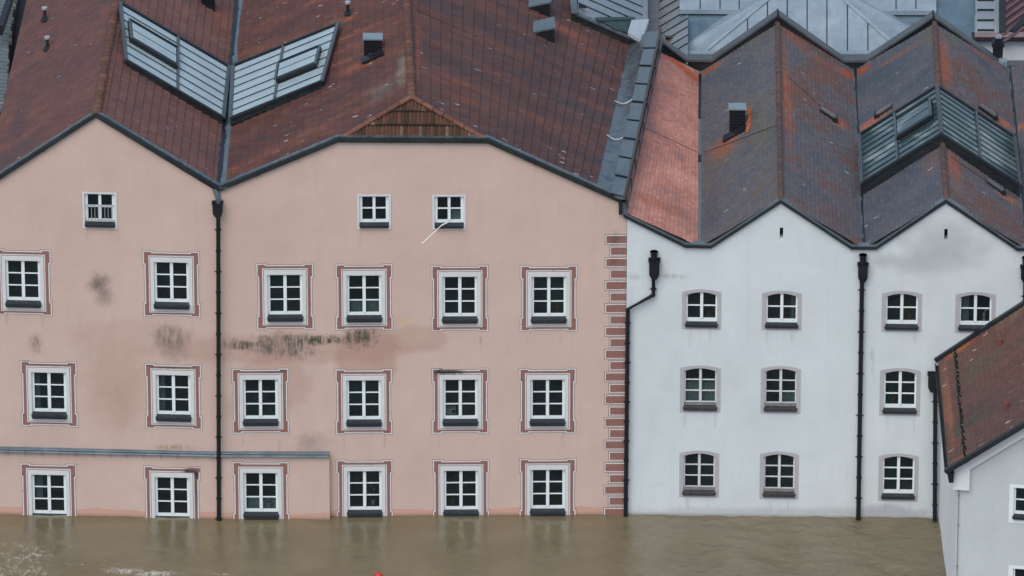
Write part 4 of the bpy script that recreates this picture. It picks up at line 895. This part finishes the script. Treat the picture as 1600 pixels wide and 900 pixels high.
# ---------------------------------------------------------------- roofs behind
yb = BP.w(0, 0).y
class TP:   # tilted plane z = z0 + kx(x-x0) + ky(y-y0)
    def __init__(s, p, kx, ky): s.p = p; s.n = Vector((-kx, -ky, 1)).normalized()
    def px(s, x, y, h=0): return hit(x, y, s.p+s.n*h, s.n)
zbk = wV1.z
# parapet on the pink roof's back
PBp = plR.px(985, 74); PBv = VP(PBp, R_); pz = prof(PBv, [(899, 20), (1003, 66)])
mb = MB(); strip(PBv, [(a, b-.05) for a, b in pz], -.3, 0, .8, mb)
sc_ = PBv.w(pz[0][0], pz[0][1], 0); mb.beam(sc_+Vector((-.03, -.05, -.75)), sc_+Vector((-.2, 5, -.75)), .16, .7)
mb.build('roof_parapet', M['metal'], pinkroot)
mb = MB(); strip(PBv, pz, -.28, .05, .06, mb); mb.beam(sc_+Vector((-.02, -.1, 0)), sc_+Vector((-.2, 5, 0)), .2, .05); mb.build('roof_parapet_coping', M['metal3'], pinkroot)
zincroot = Root('zinc_roofed_building', (onz(1250, 30, zbk).x, yb+8, 0), 'building behind the white gables with pale blue grey standing seam zinc roofs', 'building')
vp = onz(1018, 60, zbk-.1)
class OffP:
    def __init__(s, k): s.n = plR.n; s.k = k
    def px(s, x, y, h=0): return plR.px(x, y, h+s.k)
ZL = OffP(.3); ZR = TP(vp, .42, .0)
def seams(mb, pl, lines, w_=.035, h=.03, m=1):
    for (x0, y0, x1, y1) in lines: mb.beam(pl.px(x0, y0), pl.px(x1, y1), w_, h, pl.n, m=m)
def slab(mb, pl, pts, th=.06, m=0):
    t_ = [pl.px(x, y) for x, y in pts]
    mb.face(t_, m); b_ = [p-Z*th for p in t_]
    for i in range(len(t_)): j = (i+1) % len(t_); mb.face([t_[i], b_[i], b_[j], t_[j]], m)
mats = [M['zinc3'], M['metal'], M['zinc'], M['zinc2']]
mb = MB(); slab(mb, ZL, [(903, -60), (1012, -60), (1012, 45), (1003, 62), (903, 18)]); seams(mb, ZL, [(903, -45+i*12.5, 1004, -1+i*12.5) for i in range(-2, 5)]); mb.build('roof', mats, zincroot, label='ribbed zinc slope falling to the right')
mb = MB(); slab(mb, ZR, [(1030, -60), (1075, -60), (1075, 100), (1030, 85)]); seams(mb, ZR, [(1030, 30+i*13, 1075, 3+i*13) for i in range(-6, 6)]); mb.build('roof', mats, zincroot, label='ribbed zinc slope falling to the left')
mb = MB(); VV = TP(vp+Z*.03, 0, 0); slab(mb, VV, [(1006, -60), (1031, -60), (1033, 85), (1008, 60)]); mb.build('valley_gutter', seamed('stained_zinc_valley', (.20, .20, .20), (.30, .31, .31), .5, .4, 2), zincroot)
mb = MB(); C = OffP(.46); slab(mb, C, [(987, 31), (1014, 30), (1003, 63), (981, 50)], .12, 0); mb.build('gutter_cover', seamed('bright_zinc', (.48, .53, .56), (.56, .61, .63), .4), zincroot)
mb = MB(); C = OffP(.33); slab(mb, C, [(938, 32), (990, 31), (981, 51), (962, 45)], .02, 0); C = OffP(.36); slab(mb, C, [(930, 27), (992, 26), (992, 30), (936, 32)], .04, 0); mb.build('gutter_box', simple('dark_green_gutter', (.035, .06, .055), .5, .3, .2), zincroot)
# wide pale roof, darker recess and hipped pyramid in front of it
bp = onz(1200, 84, zbk+.05)
T0 = TP(bp+Vector((0, .1, -.35)), 0, .30); T1 = TP(bp+Vector((0, 0, .0)), 0, .42); T2 = TP(bp+Vector((0, .6, .05)), 0, .28)
mb = MB(); slab(mb, T0, [(1062, -10), (1526, -10), (1526, 90), (1062, 90)], .1, 3); seams(mb, T0, [(x, 10, x, 85) for x in (1094, 1430, 1400)], .03, .02, 3); mb.build('roof', mats, zincroot, label='glossy darker blue grey recessed roof face')
mb = MB(); slab(mb, T2, [(1062, -70), (1463, -70), (1463, 17), (1062, 15)], .14, 2); seams(mb, T2, [(x, -60, x, 14) for x in (1094, 1125, 1155, 1400, 1431)], .03, .02, 1); mb.build('roof', mats, zincroot, label='wide pale zinc roof above the darker recess')
mb = MB(); slab(mb, T1, [(1098, 84), (1230, -25), (1290, -25), (1412, 84)], .5, 2)
fan = [(1228, -20, 1138, 84), (1228, -20, 1108, 84), (1290, -22, 1397, 70)]
seams(mb, T1, [(x, max(-20, -20), x, 84) for x in (1261, 1292)] + [(1230, -20, 1230, 84), (1199, 4, 1199, 84), (1168, 30, 1168, 84), (1324, 8, 1324, 84), (1356, 36, 1356, 84)], .03, .02, 1)
seams(mb, T1, [(1098, 84, 1230, -25), (1412, 84, 1290, -25)], .10, .05, 2); mb.build('roof', mats, zincroot, label='pale seamed zinc pyramid roof')
HLp = Plane(T1.px(1098, 84), T1.px(1230, -25), T0.px(1062, 60)); mb = MB(); mb.face([T1.px(1098, 84), T1.px(1230, -25), T0.px(1180, -10), T0.px(1062, 76), T0.px(1062, 90)], 2)
mb.face([T1.px(1412, 84), T1.px(1290, -25), T0.px(1340, -10), T0.px(1462, 62), T0.px(1462, 88)], 2); mb.build('hip_face', mats, zincroot)
mb = MB(); gp = TP(bp+Vector((0, -.2, -.25)), 0, 0); slab(mb, gp, [(1058, 92), (1120, 92), (1120, 76), (1058, 76)], .3); slab(mb, gp, [(1300, 92), (1366, 92), (1366, 76), (1300, 76)], .3); mb.build('gutter_box', simple('dark_green_gutter', (.045, .085, .07), .5, .3, .2), zincroot)
mb = MB(); gp = TP(bp+Vector((0, -.1, .08)), 0, .1); slab(mb, gp, [(1060, 79), (1418, 79), (1405, 84), (1060, 84)], .05, 2); mb.build('eave_edge', mats, zincroot)
# side roofs up to the right
T3 = TP(onz(1490, 40, zbk+.1), -.35, .2); T4 = TP(onz(1510, 40, zbk+.1), .25, .2)
mb = MB(); slab(mb, T3, [(1462, -30), (1497, -30), (1502, 75), (1462, 60)], .1, 3); slab(mb, T4, [(1497, -30), (1522, -30), (1526, 70), (1501, 75)], .1, 2)
mb.beam(T4.px(1522, -30), T4.px(1526, 70), .08, .12, Z, m=2); mb.build('roof', mats, zincroot, label='zinc valley roofs at the right end')
mb = MB(); mb.tube([T3.px(1472, 26), T3.px(1474.5, 5)+Z*.0], .018, 6); mt_ = mb.build('mast', M['metal2'], zincroot)
mb = MB(); p = T3.px(1474.5, 5); mb.tube([p+Z*.02, p+Z*.05, p+Z*.09], [.08, .08, .04], 12); mb.build('mast_cap', simple('white_plastic_cap', (.8, .82, .82), .4, .4, .03), mt_)
mb = MB(); zz = zbk-1.2; a = onz(890, -60, zz); b = onz(1530, -60, zz); c_ = onz(1530, 90, zz); d_ = onz(890, 60, zz)
c_.y = d_.y = yb+.7; mb.hexa([Vector((p.x, p.y, -1)) for p in (d_, c_, b, a)]+[Vector((p.x, p.y, zz)) for p in (d_, c_, b, a)]); mb.build('wall', M['white'], zincroot)
# white-walled house further back
T5 = VP(Vector((onz(1560, 80, zbk).x, yb+2.2, zbk)), R_)
backroot = Root('white_back_house', (T5.w(0, 0).x+1.5, yb+5, 0), 'white walled house in the far right corner under grey and dark ribbed roofs', 'house')
a, b = T5.sz(1524, 60), T5.sz(1680, 60); mb = MB(); mb.box(T5, a[0], b[0], -1-zbk, a[1], -6, 0); mb.build('wall', M['sidewhite'], backroot)
mb = MB(); mb.box(T5, a[0]-.1, b[0], a[1], a[1]+.08, -.3, .25); mb.build('eave', simple('dark_brown_eave', (.035, .025, .028), .6, .3, .2), backroot)
RP = TP(T5.w(a[0], a[1]+.09, .22), 0, .35); mb = MB(); slab(mb, RP, [(1524, 56), (1524, -40), (1566, -40), (1566, 53)], .08, 0)
for y in (1, 16.5, 32.5, 48): mb.beam(RP.px(1527, y), RP.px(1553, y), .05, .05, RP.n, m=1);  # dark bars stand in for the shadow lines between slabs
mb.beam(RP.px(1556, 53), RP.px(1555, -40), .05, .04, RP.n, m=0); mb.build('roof', [M['zinc3'], M['metal']], backroot, label='grey slabbed strip of roof')
mb = MB(); slab(mb, RP, [(1566, 53), (1566, -40), (1680, -40), (1680, 53)], .1, 0); seams(mb, RP, [(1566, 8+i*12, 1600, -16+i*12) for i in range(-3, 6)], .10, .06, 1); seams(mb, RP, [(1582, 52, 1604, 30), (1566, -30, 1566, 53)], .2, .09, 2); mb.build('roof', [simple('dark_red_brown_roofing', (.07, .045, .05), .7, .2, .2), simple('brown_batten', (.12, .075, .08), .7, .2, .2), M['metal']], backroot, label='dark red brown ribbed roof')
mb = MB(); mb.beam(RP.px(1523, 55), RP.px(1680, 55), .22, .03, RP.n); mb.build('eave_tiles', simple('dusty_pink_flashing', (.20, .155, .16), .7, .2, .15), backroot)
# chimney at the right end of the parapet
cb = BP.px(1560, 96); mb = MB(); cx = VP(cb, R_); mb.box(cx, -.15, .14, -.2, .52, -.5, -.2); mb.box(cx, -.19, .18, .38, .47, -.52, -.17); mb.box(cx, -.10, .10, .52, .62, -.46, -.24); ch = mb.build('chimney', M['black'], whiteroot)
mb = MB(); mb.box(cx, -.09, .09, .622, .66, -.45, -.25); mb.box(cx, .02, .26, -.16, .02, -.2, .1); mb.build('chimney_cap', capm, ch)

# left neighbour: stepped metal-capped wall and dark gap
za = E1.z-.6; L0, L1_ = onz(4, 170, za), onz(35, -90, za)
gap0, gap1 = onz(12, 290, za-.9), onz(60, -90, za-.9)
leftroot = Root('neighbour_roof_wall', (L0.x-1, 5, 0), 'metal capped stepped roof wall beyond the dark gap in the upper left corner', 'building')
mb = MB(); dd = L1_-L0; nn_ = 48
for i in range(nn_):
    p = L0 + dd*(i/nn_); q = L0+dd*((i+.6)/nn_); jit = random.uniform(-.06, .06)
    e = Vector((-1.1, 0, .18+random.uniform(-.02, .02))); mb.hexa([p+e-Z*.12, p+Vector((jit, 0, -.12)), q+Vector((jit, 0, -.12)), q+e-Z*.12, p+e, p+Vector((jit, 0, 0)), q+Vector((jit, 0, .03)), q+e+Z*.03])
mb.build('roof_slabs', seamed('aged_slab_metal', (.11, .145, .15), (.19, .225, .22), .5), leftroot)
mb = MB(); mb.hexa([Vector((p.x+o_, p.y, z)) for z in (-1, za-.9) for p, o_ in ((gap0, -3.5), (gap0, .35), (gap1, .3), (gap1, -3))]); mb.build('gap_shade_fill', M['black'], leftroot)  # black filler added to keep the gap dark, in place of its shade
mb = MB(); mb.hexa([Vector((p.x, p.y, -1)) for p in (L0-R_*1.3, L0, L1_, L1_-R_*1.3)]+[p-Z*.13 for p in (L0-R_*1.3, L0, L1_, L1_-R_*1.3)]); mb.build('wall', M['black'], leftroot)
mb = MB(); mb.beam(onz(0, 55, za+.5), onz(22, -12, za+.5), .16, .3); mb.build('dark_rib', M['black'], leftroot)
mb = MB(); mb.tube([onz(-8, 162, za+.4), onz(3, 161, za+.38), onz(10, 159, za+.42), onz(18, 154.5, za+.6), onz(22, 151, za+.75)], .012, 6); mb.build('loose_cable', simple('pale_cable', (.5, .5, .48), .6, .2, .1), leftroot)

# ---------------------------------------------------------------- things in and on the windows
def leaf(mb, p, d, L, w_, m=0, droop=.3):
    side = d.cross(Z); side = side.normalized() if side.length > .01 else R_; q = p+d*L*.5; e = p+d*L-Z*L*droop
    mb.face([p, q+side*w_, e, q-side*w_], m)
gmat = simple('houseplant_green', (.07, .14, .035), .5, .3, .4, 10); yg = simple('yellow_green_leaves', (.16, .22, .05), .5, .3, .3, 10); potm = simple('terracotta_pot', (.32, .12, .07), .7, .2, .1); wpot = simple('white_pot', (.62, .64, .62), .5, .3, .05)
def plant(key, u, kind, label, pm=potm, lm=gmat, hgt=.42):
    F, (o0, o1, z0, z1) = OP[key]; s_ = o0+(o1-o0)*u; zb_ = z0+.06; b = F.w(s_, zb_, -.30)
    r = Root('potted_plant', b, label, 'plant', 'potted plants behind the windows'); mb = MB(); mb.tube([b, b+Z*.13, b+Z*.132, b+Z*.15], [.05, .07, .08, .08], 12); mb.build('pot', pm, r, smooth=True)
    mb = MB(); t0 = b+Z*.15
    if kind == 'palm':
        st_ = t0+Z*hgt*1.2; mb.tube([t0-Z*.02, st_], .012, 6)
        for i in range(16):
            th = i*2.4; d = Vector((math.cos(th), math.sin(th)*.5, random.uniform(.0, .8))).normalized(); leaf(mb, st_, d, random.uniform(.24, .34), .018, 0, .5)
        for i in range(14): th = i*2.4; d = Vector((math.cos(th), math.sin(th)*.5, .6)).normalized(); leaf(mb, t0, d, .22, .025)
    else:
        for i in range(46):
            p = t0+Vector((random.gauss(0, .06), random.gauss(0, .03), random.uniform(0, hgt*.7))); th = random.uniform(0, 6.28); d = Vector((math.cos(th), math.sin(th)*.5, random.uniform(-.1, .9))).normalized(); leaf(mb, p, d, random.uniform(.06, .13), .022)
        for i in range(5): mb.tube([t0-Z*.02, t0+Vector((random.gauss(0, .05), 0, hgt*.6))], .005, 5)
    mb.build('foliage', lm, r, weld=False)
plant('34', .74, 'palm', 'spiky palm in white pot behind the flooded window just right of the pink ledge end', wpot)
plant('35', .28, 'bush', 'low plant in a terracotta pot behind the flooded window second from the quoins', hgt=.25)
plant('33', .82, 'bush', 'tall bushy green plant behind the flooded window just right of the long downpipe', hgt=.8)
plant('16', .74, 'bush', 'small bright green plant in the upper pink window nearest the painted quoins', lm=yg, hgt=.25)
plant('C1', .76, 'bush', 'yellow green plant in top arched window right of the middle white wall downpipe', lm=yg, hgt=.45)
plant('C2', .30, 'bush', 'dark green plant in the middle arched window left of the side house roof', hgt=.35)
plant('A1', .72, 'bush', 'faint green plant in the top floor arched window nearest the bent downpipe', hgt=.32)
F, (o0, o1, z0, z1) = OP['25']; b = F.w(o0+.22, z0+.05, -.27); r = Root('small_box', b, 'small white box with round dial on the sill of the black stained window', 'box')
mb = MB(); mb.box(F, o0+.10, o0+.36, z0+.05, z0+.24, -.42, -.24); mb.build('body', wpot, r); mb = MB(); p = F.w(o0+.30, z0+.15, -.24); mb.tube([p, p+F.n*.012], .05, 14); mb.build('dial', M['black'], r)
F, (o0, o1, z0, z1) = OP['33']; b = F.w((o0+o1)/2+.2, z0+.05, -.26); r = Root('bucket', b, 'pale grey bucket on the sill inside the flooded window right of the long downpipe', 'bucket')
mb = MB(); mb.tube([b, b+Z*.2, b+Z*.2, b+Z*.17], [.08, .105, .095, .09], 16); mb.build('body', M['curtain'], r, smooth=True)
mb = MB(); mb.tube([b+Z*.19+R_*(.1*math.cos(t))+Z*(.1*math.sin(t)) for t in [math.pi*i/8 for i in range(9)]], .006, 6); mb.build('handle', M['metal'], r)
F, (o0, o1, z0, z1) = OP['D1']; b = F.w(o0+(o1-o0)*.78, z0+.07, -.28); r = Root('figurine', b, 'slender white bird shaped ornament in the arched window above the side house roof', 'ornament')
mb = MB(); mb.tube([b, b+Z*.03, b+Z*.05, b+Z*.14, b+Z*.20, b+Z*.25+R_*.01, b+Z*.29+R_*.05], [.05, .05, .02, .05, .035, .018, .028], 10); mb.tube([b+Z*.29+R_*.05, b+Z*.30+R_*.11], [.02, .004], 6); mb.build('body', wpot, r, smooth=True)
F, (o0, o1, z0, z1) = OP['a3']; mb = MB(); p0 = F.px(702, 346, .02); p1 = F.px(690, 352, .30); p2 = F.px(659, 381, .9); mb.tube([p0, p0.lerp(p1, .5), p1], .02, 6); mb.tube([p1, p2], .013, 6)
o, _ = mb.build('pole', simple('white_pole', (.82, .82, .80), .5, .3, .04), None, loc=p2); o['label'] = 'thin white pole sticking out and down from the right attic window of the pink house'; o['category'] = 'pole'
# weeds growing in the gutters
def weed(loc, n, sc, label, col):
    mb = MB()
    for i in range(n):
        th = random.uniform(0, 6.28); d = Vector((math.cos(th), math.sin(th), random.uniform(.3, 1.5))).normalized(); leaf(mb, loc+Vector((random.gauss(0, .06)*sc, random.gauss(0, .05), 0)), d, random.uniform(.08, .25)*sc, .02, 0, .2)
    o, _ = mb.build('weed', simple('weed_'+label[:6], col, .8, .1, .4, 12), None, loc=loc, weld=False); o['label'] = label; o['category'] = 'weed'
weed(ZR.px(1045, 62), 60, 1.2, 'brown green weed tuft growing behind the coping beside the ribbed zinc slope', (.12, .10, .05))
weed(PBv.w(pz[0][0]+.2, pz[0][1]+.02, -.3), 40, 1.0, 'dark dead weed tuft at the upper left corner of the roof parapet', (.03, .035, .03))

# ---------------------------------------------------------------- water, ground, float
fl1 = onz(45, 872, 0); fl2 = onz(235, 893, 0)
t = NT('brown_floodwater', .12, .5); P = t.pos(); t.b.inputs['IOR'].default_value = 1.75
mud = t.noise(t.scale(P, (.5, .8, 1)), .8, 5, .6, 1.0); c = t.mix(t.remap(mud, .3, .7), (.135, .110, .060), (.175, .146, .086))
fine = t.noise(t.scale(P, (1.2, .8, 1)), 5, 6, .7)
c = t.mix(t.remap(fine, .55, .8, 0, .25), c, (.21, .18, .115))
def foam(cx, cy, rx, ry, lo, hi, k, sc):
    m = t.blob(P, (cx, cy), (rx, ry), .0, .7, 2.2, 'xy'); f = t.remap(t.noise(t.scale(P, (1, .55, 1)), sc, 7, .78, .8), lo, hi); return t.math('MULTIPLY', t.math('MULTIPLY', m, f), k)
fx = [(onz(x, y, 0), rx, ry, lo, k, sc) for x, y, rx, ry, lo, k, sc in ((35, 868, 70, 26, .50, .7, 7), (20, 893, 85, 16, .50, .75, 7), (190, 892, 42, 7, .46, .95, 9), (245, 897, 48, 5, .44, .95, 9), (130, 882, 70, 4, .52, .5, 6), (350, 897, 40, 3, .5, .35, 6), (480, 815, 60, 4, .6, .25, 5))]
tot = None
for p, rx, ry, lo, k, sc in fx:
    m = foam(p.x, p.y, rx/55, ry/23.2, lo, lo+.10, k, sc); tot = m if tot is None else t.math('MAXIMUM', tot, m)
c = t.mix(tot, c, (.52, .50, .44)); t.color(c); t.put(t.b.inputs['Roughness'], t.remap(tot, 0, .5, .10, .8))
b1 = t.noise(t.scale(P, (.8, 1.0, 1)), 3.2, 4, .6, .3); b2 = t.noise(t.scale(P, (1, .8, 1)), 14, 4, .65, .2)
rt = t.remap(t.sep(P)[0], 2.5, 5.0, .35, 2.2); n = t.bump(t.math('MULTIPLY', b1, rt), .8, .06); n = t.bump(t.math('MULTIPLY', t.noise(t.scale(P, (.7, 1.3, 1)), 7, 5, .7, 1.0), t.math('ADD', rt, .3)), .5, .02, n); n = t.bump(b2, .2, .008, n); t.normal(n); M['water'] = t.mat
mb = MB(); x0, x1, y0, y1 = -17.0, 17.0, -9.0, 1.2; nx, ny = 380, 130
def wz(x, y):
    e = min(1, (x-x0)/1.5, (x1-x)/1.5, (y-y0)/1.5); e = max(0, e)
    calm = .7 + 2.2*max(0, min(1, (x-3)/3))
    v = .030*noise.noise(Vector((x*.55+y*.25, y*.9, 1))) + .020*noise.noise(Vector((x*1.3-y*.5, y*2.0+x*.3, 5))) + .010*noise.noise(Vector((x*3.1, y*4.2, 9)))
    q = onz(200, 892, 0); r_ = math.exp(-((y-(q.y+.05*(x-q.x)*-1.3))/.12)**2)*math.exp(-((x-q.x-.4)/1.5)**2)
    return (v*calm + .03*r_)*e
vs = [Vector((x0+(x1-x0)*i/nx, y0+(y1-y0)*j/ny, 0)) for j in range(ny+1) for i in range(nx+1)]
for v in vs: v.z = wz(v.x, v.y)
fs = [[j*(nx+1)+i, j*(nx+1)+i+1, (j+1)*(nx+1)+i+1, (j+1)*(nx+1)+i] for j in range(ny) for i in range(nx)]
B = 3000; k = len(vs); vs += [Vector(p) for p in ((-B, -B, 0), (B, -B, 0), (B, B, 0), (-B, B, 0), (x0, y0, 0), (x1, y0, 0), (x1, y1, 0), (x0, y1, 0))]
fs += [[k, k+1, k+5, k+4], [k+1, k+2, k+6, k+5], [k+2, k+3, k+7, k+6], [k+3, k, k+4, k+7]]
me = bpy.data.meshes.new('water'); me.from_pydata(vs, [], fs); me.materials.append(M['water']); me.polygons.foreach_set('use_smooth', [True]*len(fs))
o = bpy.data.objects.new('water', me); COL.objects.link(o); o['kind'] = 'structure'
mb = MB(); mb.face([(-B, -B, -1.2), (B, -B, -1.2), (B, B, -1.2), (-B, B, -1.2)]); o, _ = mb.build('ground', simple('river_mud', (.12, .10, .07), .9, .1, .2, .5), None, kind='structure')
p = onz(591, 901, 0); r = Root('float', p, 'small red float just breaking the brown water at the bottom edge', 'float')
mb = MB(); mb.tube([p+Z*z for z in (-.15, -.05, .03, .09, .12, .13)], [.06, .13, .13, .09, .04, .005], 16); mb.build('body', simple('red_plastic', (.55, .03, .03), .4, .4, .08), r, smooth=True)
mb = MB(); mb.tube([p+Z*.11, p+Z*.17], .015, 8); mb.build('knob', simple('red_plastic_knob', (.55, .03, .03), .4, .4, .08), r)
